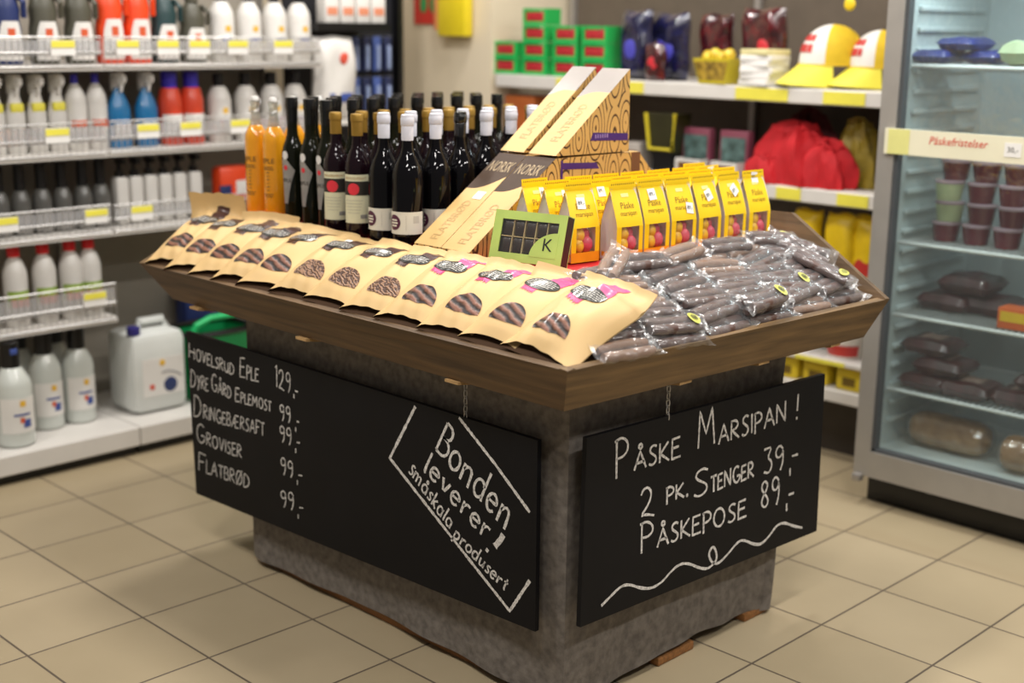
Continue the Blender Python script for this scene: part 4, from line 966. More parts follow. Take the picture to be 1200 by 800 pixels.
NAVY = pm('navy_plastic', '1d2c5e', 0.4, 0.1); OLIV = pm('olive_plastic', '4c4a3e', 0.4, 0.1); ORNG = pm('orange_plastic', 'e2471e', 0.35, 0.06); TEAL = pm('dark_teal_plastic', '1f3a3c', 0.4, 0.1)
WBOT = pm('white_bottle', 'd8d5d0', 0.35, 0.03); BLUE = pm('blue_liquid_bottle', '1f74ac', 0.25, 0.1, coat=.4); REDO = pm('red_bottle', 'd2452a', 0.3, 0.08, coat=.3); VIOL = pm('violet_cap', '3a2fb0', 0.35, 0.06)
GREYB = pm('smoky_bottle', '5a5956', 0.3, 0.1, coat=.3); REDC = pm('red_cap', 'cf1f26', 0.35, 0.05); GREENL = pm('green_label', '8aa83a', 0.5, 0.06); ORL = pm('orange_label', 'c9552c', 0.5, 0.1); BLUEL = pm('blue_label', '3a4f94', 0.5, 0.1); YELB = pm('yellow_blot', 'e0b13a', 0.5, 0.05)
LWHITE = pm('white_label', 'dedbd6', 0.5, 0.02)
def jug(r_, col, h=.25, rad=.050):
    MB().lathe([(rad * .92, 0), (rad, .01), (rad, h * .45), (rad * .9, h * .56), (rad * .97, h * .70), (rad * .8, h * .84), (.026, h * .93), (.022, h * .96)], 22, sx=.8).build('jug_body', col, r_)
    MB().lathe([(.024, h * .95), (.024, h * 1.04), (.02, h * 1.05)], 16).build('cap', col, r_)
    MB().tube([(.02, rad * .5, h * .90), (.03, rad * 1.0, h * .80), (.02, rad * 1.08, h * .60)], .010, 8).build('handle', col, r_)
    n = 24; mb = MB(); f = lambda a, z: (math.cos(a) * (rad + .0015) * .8, math.sin(a) * (rad + .0015), z)
    mb.grid(lambda s, t: f((s - .5) * 1.8 * (1 - .4 * t ** 3), h * (.05 + .5 * t)), 10, 8); lo = mb.build('label', LWHITE, r_)
    mb = MB(); mb.grid(lambda s, t: (f((s - .5) * .5, h * (.34 + .12 * t))[0] + .001, f((s - .5) * .5, 0)[1], h * (.34 + .12 * t)), 4, 2); mb.build('label_picture', ORL, lo)
RX = -1.40
place_row(P('detergent_jug', 'jug', lambda r: jug(r, NAVY)), (8,), 50, RX, S1, ['navy detergent jug with white label at the left edge of the top shelf'], None)
place_row(P('detergent_jug', 'jug', lambda r: jug(r, OLIV)), (52, 93), 50, RX, S1, ['left olive grey jug with arched white label on the top shelf', 'right olive grey jug with arched white label on the top shelf'], 'olive jugs on the top shelf')
place_row(P('detergent_jug', 'jug', lambda r: jug(r, ORNG, .27)), (129, 161), 50, RX, S1, ['left bright orange jug on the top shelf', 'right bright orange jug on the top shelf'], 'orange jugs on the top shelf')
place_row(P('detergent_jug', 'jug', lambda r: jug(r, TEAL, .24)), (193,), 50, RX, S1, ['dark teal jug beside the orange ones on the top shelf'], None)
place_row(P('detergent_jug', 'jug', lambda r: jug(r, OLIV, .22)), (226,), 50, RX, S1, ['short olive jug left of the white bottles on the top shelf'], None)
place_row(P('cleaner_bottle', 'bottle', lambda r: bottle_parts(r, .26, .046, WBOT, BLACKP, .018, .045, .02, label=LWHITE, accent=[(.42, .50, YELB, .25, 0), (.30, .32, BLUEL, .5, 0)], shoulder=.64)), (260, 292, 322, 350), 50, RX, S1,
          [f'white cleaner bottle with black cap on the top shelf, {ordw(i)} of four from the left' for i in range(4)], 'white bottles on the top shelf')
# second shelf
place_row(P('spray_bottle', 'bottle', lambda r: (trigger(r, .262, .033, WBOT, WHITE), MB().box((.0, 0, .15), (.050, .044, .03), bev=.006).build('label', YTAG, r))), (-4, 20, 45, 69), 165, RX, S2,
          [f'white spray bottle with yellow label on the second shelf, {ordw(i)} from the left edge' for i in range(4)], 'white spray bottles on the second shelf')
place_row(P('cleaner_bottle', 'bottle', lambda r: bottle_parts(r, .255, .036, WBOT, VIOL, .014, .045, .012, label=LWHITE, accent=[(.3, .4, ORL)], shoulder=.66)), (91, 115), 165, RX, S2,
          ['left white bottle with thin violet cap beside blue sprays', 'right white bottle with thin violet cap beside blue sprays'], 'violet capped bottles on the second shelf')
place_row(P('spray_bottle', 'bottle', lambda r: (trigger(r, .264, .043, BLUE, WHITE), MB().box((.001, 0, .06), (.066, .06, .05), bev=.006).build('label', LWHITE, r))), (141, 173), 165, RX, S2,
          ['left blue spray bottle with white trigger', 'right blue spray bottle with white trigger'], 'blue spray bottles on the second shelf')
place_row(P('cleaner_bottle', 'bottle', lambda r: bottle_parts(r, .258, .044, REDO, VIOL, .022, .06, .028, label=LWHITE, lz=(.12, .42), shoulder=.6)), (201, 226), 165, RX, S2,
          ['left red bottle with violet cap', 'right red bottle with violet cap'], 'red bottles on the second shelf')
place_row(P('cleaner_bottle', 'bottle', lambda r: bottle_parts(r, .25, .044, WBOT, BLACKP, .018, .05, .021, label=LWHITE, accent=[(.42, .5, YELB, .25, 0), (.30, .32, BLUEL, .5, 0)], shoulder=.62)), (258, 289, 319, 346), 160, RX, S2,
          [f'white cleaner bottle with black cap on the second shelf, {ordw(i)} of four from the left' for i in range(4)], 'white bottles on the second shelf')
# third shelf
place_row(P('cleaner_bottle', 'bottle', lambda r: bottle_parts(r, .235, .033, GREYB, BLACKP, .014, .09, .018, label=pm('grey_shelf_label', '8d8a86', .5, .06), lz=(.02, .32), shoulder=.45)), (2, 27, 52, 76, 100, 121), 275, RX, S3,
          [f'smoky grey bottle with tall black cap on the third shelf, {ordw(i)} from the left edge' for i in range(6)], 'smoky bottles on the third shelf')
place_row(P('pump_bottle', 'bottle', lambda r: pump(r, .235, .050, .05, WBOT, BLACKP)), (143, 160, 177, 194, 211, 229), 262, RX, S3,
          [f'white square pump bottle on the third shelf, {ordw(i)} of six from the left' for i in range(6)], 'pump bottles on the third shelf')
place_row(P('detergent_pouch', 'pouch', lambda r: (MB().box((0, 0, .09), (.07, .14, .18), bev=.02).build('pouch_body', ORNG, r), MB().box((.034, -.045, .06), (.008, .05, .10), bev=.003).build('label', NAVY, r), MB().box((.034, .03, .10), (.008, .06, .05), bev=.003).build('label_panel', LWHITE, r))), (272,), 255, RX, S3, ['orange and navy detergent pouch beside the pump bottles'], None)
# fourth shelf
place_row(P('cleaner_bottle', 'bottle', lambda r: bottle_parts(r, .27, .040, WBOT, REDC, .017, .032, .021, label=GREENL, lz=(.26, .46), shoulder=.66, accent=[(.26, .36, ORL)])), (22, 56, 87, 109), 385, -1.38, S4,
          [f'white bottle with red cap and green orange label, {ordw(i)} of four from the left' for i in range(4)], 'red capped bottles on the fourth shelf')
# base deck
BD = .1035
CLRB = pm('milky_bottle', 'c4c8c2', 0.25, 0.04, coat=.3)
place_row(P('jug_bottle', 'bottle', lambda r: (bottle_parts(r, .352, .062, CLRB, BLACKP, .022, .10, .030, label=LWHITE, lz=(.14, .48), shoulder=.58, accent=[(.40, .455, YELB, .16, .05), (.19, .27, BLUEL, .22, .25), (.24, .29, ORL, .12, -.02), (.31, .33, BLUEL, .45, 0)]), MB().box((.026, 0, .322), (.012, .024, .02), bev=.003).build('cap_badge', BLUEL, r))), (20,), 522, -1.30, BD, ['big milky bottle with black cap, foremost at the left edge of the base deck'], 'milky bottles on the base deck')
place_row(P('jug_bottle', 'bottle', lambda r: (bottle_parts(r, .350, .056, CLRB, BLACKP, .022, .10, .030, label=LWHITE, lz=(.14, .48), shoulder=.58, accent=[(.40, .455, YELB, .16, .05), (.19, .27, BLUEL, .22, .25), (.24, .29, ORL, .12, -.02), (.31, .33, BLUEL, .45, 0)]),)), (57, 95), 497, -1.41, BD, ['big milky bottle with black cap, left one of the pair behind', 'big milky bottle with black cap, next to the white jerrycan'], 'milky bottles on the base deck')
place_row(P('jug_bottle', 'bottle', lambda r: bottle_parts(r, .345, .056, CLRB, BLACKP, .022, .10, .030, label=LWHITE, lz=(.14, .48), shoulder=.58)), (25, 68), 470, -1.56, BD, ['big milky bottle half hidden in the back, left one', 'big milky bottle half hidden in the back, right one'], 'milky bottles on the base deck')
# jerrycan
p0 = on_axis(128, 487, 2, BD); p1 = on_axis(203, 473, 2, BD)
jc = thing('jerrycan', 'large milky white jerrycan with a violet cap on the base deck', 'jerrycan', (-1.40, (p0.y + p1.y) / 2 + .045, BD), 0)
JW = .225
def jb(s, t):
    return None
mb = MB(); mb.box((0, 0, .15), (.20, JW, .30), bev=.035); mb.build('can_body', pm('milky_can', 'd3d6d2', 0.3, 0.03), jc)
mb = MB(); mb.tube([(.0, -JW * .16, .292), (.0, -JW * .10, .325), (.0, JW * .30, .325), (.0, JW * .36, .292)], .016, 10); mb.build('handle', pm('milky_can', 'd3d6d2', 0.3, 0.03), jc)
MB().lathe([(.024, .296), (.024, .322), (.020, .325)], 20, (.06, -JW * .36, 0)).build('cap', pm('violet_dark_cap', '2b2670', .4, .05), jc)
lb = MB().box((.1005, .008, .135), (.002, JW * .74, .14)).build('label', LWHITE, jc, False)
MB().ball((.1015, .005, .185), .012, 8, sx=.1).build('label_sun', YELB, lb); MB().ball((.1015, .035, .10), .028, 8, sx=.06).build('label_picture', pm('dark_blue_print', '2c3a66', .5, .08), lb); MB().ball((.1015, -.04, .10), .011, 8, sx=.1).build('label_spot', pm('red_spot', 'd0503c', .5, .05), lb)
MB().tube([(.102, .0, .150), (.102, .03, .152), (.102, .06, .142), (.102, .082, .126)], .002, 5).build('label_arc', pm('grey_print', '6a6a72', .5, .05), lb)
# green basket with bright handle
GRNP = pm('green_plastic', '0f8a4c', 0.35, 0.08)
gb = thing('plastic_basket', 'green plastic basket with a curved handle behind the left chalkboard', 'basket', (-1.40, .49, BD))
mb = MB()
def bas(s, t):
    a = 2 * PI * s; q = .125 + .025 * t; c, sn = math.cos(a), math.sin(a)
    k = 1 / max(abs(c), abs(sn)) ** .6
    return (c * q * .75 * k, sn * q * k, .26 * t)
mb.grid(bas, 40, 6); mb.add([bas(k / 40, 0) for k in range(40)], [tuple(range(40))]); mb.build('basket_body', GRNP, gb)
MB().tube([Vector(bas(k / 40, 1)) for k in range(40)], .011, 8, closed=True).build('rim', BLACKP, gb)
MB().tube([(.105, -.15, .255), (.12, -.13, .305), (.12, -.07, .325), (.12, .07, .325), (.12, .13, .305), (.105, .15, .255)], .012, 10).build('handle', pm('bright_green_plastic', '18b064', .35, .05), gb)
pk = thing('soap_packet', 'navy and pink packet lying on the base deck behind the basket', 'packet', (-1.625, .60, BD))
MB().box((0, 0, .19), (.09, .20, .38), bev=.02).build('packet_body', NAVY, pk); MB().box((.045, .05, .31), (.008, .08, .07), bev=.003).build('label', pm('pink_print', 'c4607a', .5, .1), pk)

# ------------------------------------------------------------------ third bay: bags of feed and hanging brushes on a dark panel
bay3 = thing('shelving_bay', 'dark backed display rack with hanging blue packs, left of the pale wall', 'rack', (0, 0, 0), 0, 'shelving bays along the left aisle')
y3, y4 = .985, yat(463, 60, -1.56)
MB().box((-1.56, (y3 + y4) / 2, .95), (.02, y4 - y3, 1.75)).build('back_panel', pm('night_panel', '15151c', .6, .1), bay3, False)
MB().box((-1.53, y4 - .012, .95), (.05, .024, 1.75)).build('upright', BLACKP, bay3, False)
MB().box((-1.44, (y3 + yat(445, 110, -1.33)) / 2, 1.115), (.22, yat(445, 110, -1.33) - y3, .02)).build('shelf', WSHELF, bay3, False)
yl = yat(458, 26, -1.34); MB().box((-1.44, (y3 + yl) / 2, 1.482), (.20, yl - y3, .03)).build('shelf', BLACKP, bay3, False)
for q in range(4):
    t = thing('brush_carton', f'white and orange carton on the black ledge above the blue packs, {ordw(q)} from the left', 'carton', (-1.40, yat(384, 10, -1.40) + .078 * q, 1.4985), 0, 'cartons on the black ledge')
    MB().box((0, 0, .06), (.06, .068, .12), bev=.003).build('carton_body', LWHITE, t); MB().box((.0305, 0, .045), (.002, .05, .03)).build('label', pm('salmon_print', 'd98b6a', .5, .08), t, False)
BPK = pm('blue_pack', '4b62a8', 0.4, 0.12); DPK = pm('dark_blue_pack', '222c55', 0.4, 0.12)
for r_ in range(2):
    for q in range(4):
        t = thing('brush_pack', f'blue brush pack hanging in the {"upper" if r_ else "lower"} row, {ordw(q)} from the left', 'packet', (-1.515, yat(416 + 12.5 * q, 60, -1.515), 1.14 + .165 * r_), 0, 'blue packs on the dark panel')
        MB().box((0, 0, .07), (.012, .040, .14), bev=.003).build('card', DPK if q % 2 else BPK, t); MB().box((.012, 0, .055), (.014, .016, .10), bev=.005).build('brush', pm('pale_blue_plastic', '9fb0d8', .4, .08), t)
        MB().tube([(-.034, 0, .138), (.03, 0, .142)], .002, 6).build('peg', CHROME, t)
def pillow(par, nm, w_, h, d, m, seed):
    r0 = random.Random(seed); a = [r0.uniform(0, 6) for _ in range(4)]
    def f(s, t, sg):
        e = (max(0, 1 - (2 * s - 1) ** 4) * max(0, 1 - (2 * t - 1) ** 4)) ** .5
        return (sg * d / 2 * e * (1 + .12 * math.sin(8 * s + a[0]) * math.sin(7 * t + a[1])), (s - .5) * w_ + .004 * math.sin(9 * t + a[2]), h * t + .004 * math.sin(8 * s + a[3]) * (t > .5))
    mb = MB(); mb.grid(lambda s, t: f(s, t, 1), 16, 16); mb.grid(lambda s, t: f(s, t, -1), 16, 16, flip=True); return mb.build(nm, m, par)
fb = thing('feed_bag', 'white bag with red spot and blue stripe beside the top shelf end', 'bag', (-1.375, 1.086, 1.127), 0)
pillow(fb, 'bag_body', .19, .32, .10, WBOT, 3); MB().ball((.048, .02, .235), .024, 8, sx=.15).build('label', pm('red_spot', 'd0503c', .5, .05), fb); MB().box((.050, 0, .085), (.006, .11, .035), bev=.002).build('label_stripe', BLUEL, fb)
# posters on the pale wall pillar
WY = 1.795
pp = on_axis(503, 0, 1, WY)
po = thing('poster', 'red poster with two green shapes on the pale wall', 'poster', (pp.x, WY, 0))
qa = on_axis(487, 28, 1, WY); qb = on_axis(521, 30, 1, WY)
MB().box((0, -.002, qa.z + .15), (qb.x - qa.x, .004, .30)).build('poster_sheet', pm('red_paper', 'c8281e', .5, .05), po, False)
for sg in (-1, 1): MB().ball((sg * .032, -.006, qa.z + .085), .024, 8, sy=.1, sz=1.6).build('green_shape', pm('leaf_green', '2f8a4a', .5, .08), po)
pp = on_axis(537, 20, 1, WY)
yb_ = thing('paper_bag', 'yellow paper bag with orange edge hanging on the pale wall', 'bag', (pp.x, WY - .03, 0))
qa = on_axis(520, 42, 1, WY - .03); qb = on_axis(557, 43, 1, WY - .03)
MB().box((.012, 0, qa.z + .15), (qb.x - qa.x - .03, .05, .30), bev=.004).build('bag_body', pm('lemon_paper', 'e6cf20', .5, .05), yb_)
MB().box((-(qb.x - qa.x) / 2 + .012, .004, qa.z + .16), (.04, .04, .27), bev=.004).build('bag_side', pm('peach_paper', 'e8935c', .5, .05), yb_)
# ------------------------------------------------------------------ back gondola (faces the aisle, -y)
GF, GB = 1.80, 2.28
gx0, gx1 = -1.19, .80
gd = thing('shelving_unit', 'long back shelving unit with goods, left of the glass door fridge', 'shelf', (0, 0, 0))
MB().box(((gx0 + gx1) / 2, GB + .012, .95), (gx1 - gx0, .024, 1.80)).build('back_panel', pm('brown_back_panel', '5b5044', .6, .08), gd, False)
MB().box(((gx0 + gx1) / 2, (GF + GB) / 2 + .06, .12), (gx1 - gx0, GB - GF - .1, .24)).build('kick_panel', pm('dark_kick', '3a332d', .6, .1), gd, False)
def gshelf(z, tags, d0=GF, th=.045):
    s = MB().box(((gx0 + gx1) / 2, (d0 + GB) / 2, z - th / 2), (gx1 - gx0, GB - d0, th), bev=.004).build('shelf', WSHELF, gd, False)
    for x, w_ in tags: MB().box((x, d0 - .002, z - th / 2), (w_, .004, th * .8)).build('price_tag', YTAG, s, False)
xat = lambda u, v, y=GF: on_axis(u, v, 1, y).x
gshelf(1.297, [(xat(660, 90), .07), (xat(745, 93), .08), (xat(893, 100), .22), (xat(990, 105), .16)], th=.052)
gshelf(.957, [(xat(925, 212), .10), (xat(1000, 225), .12)], th=.05)
gshelf(.62, [(xat(975, 320), .2)])
gshelf(.366, [(xat(960, 430), .2)], th=.018)
gshelf(.262, [])
for x in (gx0 + .012, -.2, gx1 - .012): MB().box((x, GB - .012, .95), (.024, .024, 1.8)).build('upright', STEEL, gd, False)
SHZ = {1: 1.2985, 2: .9585, 3: .6215, 4: .3675, 5: .2635}
def gpos(u, v, y, k): p = on_axis(u, v, 1, y); return (p.x, y, SHZ[k])
# green punnets of red contents, stacked
GPN = pm('bright_green_punnet', '27b054', 0.4, 0.06); RSTUF = pm('red_contents', 'a8222a', 0.5, 0.2, 40)
def punnet():
    r_ = thing('punnet', '', 'punnet'); w_, d, h = .118, .09, .066; mb = MB()
    for a in ((0, -d / 2, w_, .004), (0, d / 2, w_, .004)): mb.box((a[0], a[1], .007), (a[2], a[3], .014)); mb.box((a[0], a[1], h - .006), (a[2], a[3], .008))
    for sx in (-1, 1): mb.box((sx * w_ / 2, 0, h / 2), (.012, d, h))
    mb.box((0, 0, .003), (w_, d, .006)); mb.build('punnet_frame', GPN, r_, False)
    MB().box((0, -.003, .030), (w_ - .016, d - .008, .044), bev=.006).build('contents', RSTUF, r_)
    return proto_done(r_)
pn = punnet(); firstp = True
cols = [(600, 2), (634, 4), (670, 3), (704, 3)]
for ci, (u, n) in enumerate(cols):
    for k in range(n):
        x, y, z = gpos(u, 84, 1.87, 1); z += .0672 * k
        lab = f'green punnet with red contents, {ordw(k)} from below in the {ordw(ci)} stack from the left'
        if firstp: o = pn; firstp = False; o.location = (x, y, z); o['label'] = lab
        else: o = dup(pn, (x, y, z), 0, lab)
        o['group'] = 'green punnets on the upper back shelf'
NAVYF = pm('glossy_navy_foil', '1b1c4a', 0.2, 0.3, 30, 0.5, coat=.8, col2='0a0a14'); BLKF = pm('glossy_black_foil', '141014', 0.2, 0.3, 30, .5, coat=.8, col2='5a1018'); GOLDF = pm('gold_foil', 'b08a1c', 0.3, 0.3, 40, .5, col2='e8d24a')
def gbag(nm, lab, u, v, y, k, w_, h, d, m, seed, dec=None, z=0):
    p = gpos(u, v, y, k); r_ = thing(nm, lab, 'bag', (p[0], p[1], p[2] + z), -PI / 2 - .05)
    pillow(r_, 'bag_body', w_, h, d, m, seed)
    if dec: MB().ball((d / 2 * .92, 0, h * .45), w_ * .28, 8, sx=.12).build('label', dec, r_)
gbag('candy_bag', 'large glossy navy candy bag on the upper back shelf', 746, 86, 1.88, 1, .145, .26, .09, NAVYF, 1, pm('violet_print', '4a48b0', .4, .1))
gbag('candy_bag', 'glossy navy candy bag beside the larger one', 785, 88, 1.95, 1, .17, .25, .09, NAVYF, 2, pm('violet_print', '4a48b0', .4, .1))
gbag('candy_bag', 'small dark red candy bag in front of the navy ones', 768, 88, 1.84, 1, .09, .14, .05, BLKF, 3, pm('red_print', 'c02a34', .4, .1))
gbag('candy_bag', 'dark candy bag behind the gold gift basket', 838, 92, 2.02, 1, .15, .25, .08, BLKF, 5)
gbag('candy_bag', 'tall black and red candy bag behind the paper stack', 893, 96, 2.0, 1, .19, .27, .09, BLKF, 6, pm('red_print', 'c02a34', .4, .1))
def gift(lab, u, v, y, k):
    p = gpos(u, v, y, k); r_ = thing('gift_basket', lab, 'basket', p); r_.rotation_euler = (0, 0, -.05)
    mb = MB(); mb.hexa([(-.06, -.04, 0), (.06, -.04, 0), (.06, .04, 0), (-.06, .04, 0), (-.085, -.05, .09), (.085, -.05, .09), (.085, .05, .09), (-.085, .05, .09)]); mb.build('basket_body', pm('lime_trim', 'c9b82c', .4, .1), r_, False)
    MB().hexa([(-.058, -.0415, .012), (.058, -.0415, .012), (.058, -.03, .012), (-.058, -.03, .012), (-.078, -.051, .080), (.078, -.051, .080), (.078, -.04, .080), (-.078, -.04, .080)]).build('front_window', pm('dark_gold', '5a4418', .3, .4, 40, coat=.5, col2='c8a63a'), r_, False)
    for q in range(4): MB().ball((-.05 + .033 * q, -.005, .095 + .008 * (q % 2)), .024, 8).build('wrapped_egg', GOLDF, r_)
gift('gold and lime gift basket on the upper back shelf', 842, 96, 1.84, 1)
pp = gpos(895, 98, 1.86, 1)
for q in range(6):
    t = MB().box((0, 0, .0105), (.13 - .01 * (q % 2), .13, .021), rz=.05 * ((q * 7) % 5 - 2), bev=.002).build('paper_pad', PAPER if q < 5 else pm('cream_pad', 'd8cf9a', .6, .05)); t.location = (pp[0], pp[1], pp[2] + .0212 * q)
    tag(t, f'white paper pad in the stack left of the cap, {ordw(q)} from below', 'pad', 'paper pads on the upper back shelf') if False else tag(t, f'paper pad lying {ordw(q)} from below in the stack left of the cap', 'pad', 'paper pads on the upper back shelf')
CAPY = pm('yellow_cap_cloth', 'd8b51e', 0.7, 0.08, 30); CAPV = pm('lemon_visor', 'e8dc4a', 0.6, 0.05); CWH = pm('white_cap_cloth', 'e2ded8', 0.7, 0.03); CRED = pm('red_cap_print', 'c4302c', .6, .05)
def cap_hat(lab, u, v, y, k, rz, sc=1.0, dz=0):
    p = gpos(u, v, y, k); r_ = thing('baseball_cap', lab, 'cap', (p[0], p[1], p[2] + dz), rz)
    R = .088 * sc
    def dome(s, t, a0, a1):
        a = a0 + (a1 - a0) * s; e = PI / 2 * t
        return (math.cos(a) * R * math.cos(e) * .95, math.sin(a) * R * 1.12 * math.cos(e), .055 * sc + .115 * sc * math.sin(e) ** .85)
    full = lambda s, t: dome(s, t, -PI, 0); MB().grid(lambda s, t: dome(s, t, -PI * .80, -PI * .20), 16, 10).build('front_panel', CWH, r_)
    MB().grid(lambda s, t: dome(s, t, -PI * .20, PI * 1.20), 24, 10).build('crown', CAPY, r_)
    MB().tube([dome(k / 30, 0, 0, 2 * PI) for k in range(30)], .004, 6, closed=True).build('band', CAPY, r_)
    mb = MB(); vf = lambda s, t: (math.cos(-PI * (.12 + .76 * s)) * R * (.95 + .12 * t), math.sin(-PI * (.12 + .76 * s)) * R * (1.12 + .85 * t * math.sin(PI * s) ** .5), .055 * sc - .052 * sc * t - .02 * sc * t * abs(s - .5))
    mb.grid(vf, 18, 6); mb.grid(lambda s, t: Vector(vf(s, t)) + Vector((0, 0, -.003)), 18, 6, flip=True); mb.build('visor', CAPV, r_)
    mb = MB()
    for q in range(2):
        for j in range(4): mb.grid(lambda s, t: Vector(dome(.5 + (.30 if 0 else 0) + ((j - 1.5) * .13 + .105 * (s - .5)), .16 + .20 * q + .14 * t, -PI * .80, -PI * .20)) * 1.0 + Vector((0, -.0025, 0)), 3, 3)
    mb.build('cap_print', CRED, r_)
cap_hat('yellow and white baseball cap with red print on the upper back shelf', 974, 92, 1.97, 1, -.55, 1.2, .012)
cap_hat('second white baseball cap, cut off by the fridge frame', 1030, 94, 2.02, 1, -.55, 1.1, .012)
hd = thing('promo_tag', 'yellow round tag hanging above the caps', 'tag', tuple(on_axis(996, 5, 1, 1.83)))
MB().ball((0, 0, 0), .022, 10, sy=.3).build('tag_disc', pm('tag_yellow', 'e8c81e', .5, .05), hd); MB().tube([(0, 0, .02), (0, .0, .30)], .001, 5).build('string', CHROME, hd)
# second shelf
bxo = gpos(620, 128, 1.90, 2); t = thing('orange_carton', 'orange carton on the second back shelf behind the flatbread cartons', 'carton', (bxo[0], 1.90, SHZ[2]))
MB().box((0, 0, .125), (.17, .12, .25), bev=.003).build('carton_body', pm('orange_card', 'b5602a', .5, .06), t); MB().box((0, -.061, .06), (.13, .002, .06)).build('label', pm('cream_card', 'cbb48a', .5, .05), t, False)
p = gpos(778, 140, 1.83, 2); t = thing('gift_basket', 'dark gift basket with lime trim right behind the upper flatbread cartons', 'basket', (p[0], 1.86, SHZ[2] + .0))
mb = MB(); mb.hexa([(-.055, -.04, .07), (.055, -.04, .07), (.055, .04, .07), (-.055, .04, .07), (-.07, -.05, .22), (.07, -.05, .22), (.07, .05, .22), (-.07, .05, .22)]); mb.build('basket_body', pm('dark_basket', '2e2c14', .4, .2), t, False)
MB().tube([(-.07, -.052, .22), (-.055, -.045, .085), (.055, -.045, .085), (.07, -.052, .22)], .008, 8).build('trim', pm('lime_trim', 'c9b82c', .4, .1), t)
MB().box((0, 0, .035), (.09, .07, .07)).build('stand_foot', BLACKP, t, False)
def disc_case(lab, u, v, y):
    p = gpos(u, v, y, 2); r_ = thing('picture_box', lab, 'box', (p[0], y, SHZ[2]), 0, 'picture boxes on the second back shelf')
    MB().box((0, 0, .085), (.125, .04, .17), bev=.003).build('box_body', pm('pinkish_box', '8c4a5c', .4, .1), r_); l = MB().box((0, -.021, .095), (.108, .002, .10)).build('box_picture', pm('dark_picture', '2c3a36', .4, .3, 25, col2='6f8f8c'), r_, False)
    MB().box((0, -.021, .025), (.11, .002, .022)).build('label', LWHITE, r_, False)
disc_case('left picture box with pink border and dark picture', 818, 195, 1.90); disc_case('right picture box with pink border and dark picture', 862, 197, 1.90)
for q, (u, lab) in enumerate(((808, 'left'), (850, 'right'))):
    p = gpos(u, 200, 1.825, 2); t = thing('snack_tray', f'low clear tray of brown snacks, {lab} one on the second back shelf', 'tray', (p[0], 1.835, SHZ[2]), 0, 'snack trays on the second back shelf')
    mb = MB(); mb.box((0, -.025, .03), (.115, .003, .06)); mb.box((-.057, 0, .03), (.003, .05, .06)); mb.box((.057, 0, .03), (.003, .05, .06)); mb.box((0, 0, .002), (.115, .05, .004)); mb.build('tray_body', WBOT, t, False)
    MB().box((0, -.027, .032), (.085, .002, .030)).build('label', pm('brown_snack', '6b4a22', .5, .3, 50), t, False); MB().box((0, .002, .03), (.105, .04, .05), bev=.01).build('snacks', pm('brown_snack', '6b4a22', .5, .3, 50), t)
for q, u in enumerate((716, 746)):
    p = gpos(u, 190, 1.86, 2); t = thing('snack_carton', f'pale snack carton right of the flatbread cartons, {("left", "right")[q]} one', 'carton', (p[0], 1.86, SHZ[2]), 0, 'pale snack cartons')
    MB().box((0, 0, .05), (.09, .08, .10), bev=.003).build('carton_body', pm('pale_card', 'a8a098', .5, .05), t); MB().box((0, -.041, .045), (.07, .002, .05)).build('label', pm('brown_snack', '6b4a22', .5, .3, 50), t, False)
# red cloth sacks heap
REDF = pm('red_fabric', 'b8141e', 0.8, 0.15, 14, 0.1); MARO = pm('maroon_fabric', '4a0c12', 0.8, 0.15, 14, .1)
def heap(lab, u, y, w_, h, d, m, seed, z=0):
    p = gpos(u, 208, y, 2); r_ = thing('cloth_sack', lab, 'sack', (p[0], y, SHZ[2] + z)); r0 = random.Random(seed); a = [r0.uniform(0, 6) for _ in range(6)]
    def f(s, t):
        an = 2 * PI * s; e = math.cos(PI / 2 * t ** 1.3); k = 1 + .16 * math.sin(5 * an + a[0] + 3 * t) + .10 * math.sin(9 * an + a[1] + 5 * t) + .05 * math.sin(17 * an + a[3] - 9 * t)
        return (math.cos(an) * w_ / 2 * e * k, math.sin(an) * d / 2 * e * k, h * math.sin(PI / 2 * t) * (1 + .16 * (1 - t * .6) * math.sin(3 * an + a[2]) + .05 * math.sin(11 * an + a[4])))
    MB().grid(f, 40, 16).build('sack_body', m, r_)
    MB().tube([Vector(f(k / 24, .72)) * 1.01 for k in range(24)], .006, 6, closed=True).build('tie', m, r_)
    return r_
heap('large red cloth sack in the middle of the heap', 932, 1.90, .30, .20, .18, REDF, 1)
heap('red cloth sack at the right of the heap', 968, 1.88, .20, .155, .14, REDF, 2)
heap('red cloth sack at the left of the heap', 900, 1.85, .17, .10, .10, REDF, 3)
heap('maroon cloth sack behind the red ones', 945, 2.07, .24, .235, .16, MARO, 4)
heap('yellow foil sack right of the red heap', 1003, 1.97, .16, .22, .14, pm('mustard_foil', '8f7a22', .5, .2, 20, .3), 5)
# third and lower shelves
for q, (u, y, m, l) in enumerate(((945, 1.90, 'e0bd1c', 'left'), (985, 1.90, 'e6c21e', 'middle'), (1018, 1.92, 'dcb81c', 'right'))):
    p = on_axis(u, 300, 1, y); r_ = thing('snack_bag', f'yellow snack bag on the middle back shelf, {l} one of three', 'bag', (p.x, y, SHZ[3]), -PI / 2, 'yellow snack bags'); pillow(r_, 'bag_body', .115, .25, .08, pm('yellow_foil', 'dfbc1c', .35, .12, 12, .2), 20 + q); MB().ball((.038, 0, .07), .035, 8, sx=.1).build('label', pm('red_print2', 'b8302a', .4, .1), r_)
p = on_axis(925, 270, 1, 1.9); r_ = thing('snack_bag', 'red snack bag beside the yellow ones on the middle back shelf', 'bag', (p.x - .08, 1.9, SHZ[3]), -PI / 2); pillow(r_, 'bag_body', .14, .22, .08, REDF, 31); MB().ball((.038, 0, .11), .03, 8, sx=.1).build('label', MARO, r_)
TUBW = pm('white_tub', 'ddd6cc', 0.4, 0.03)
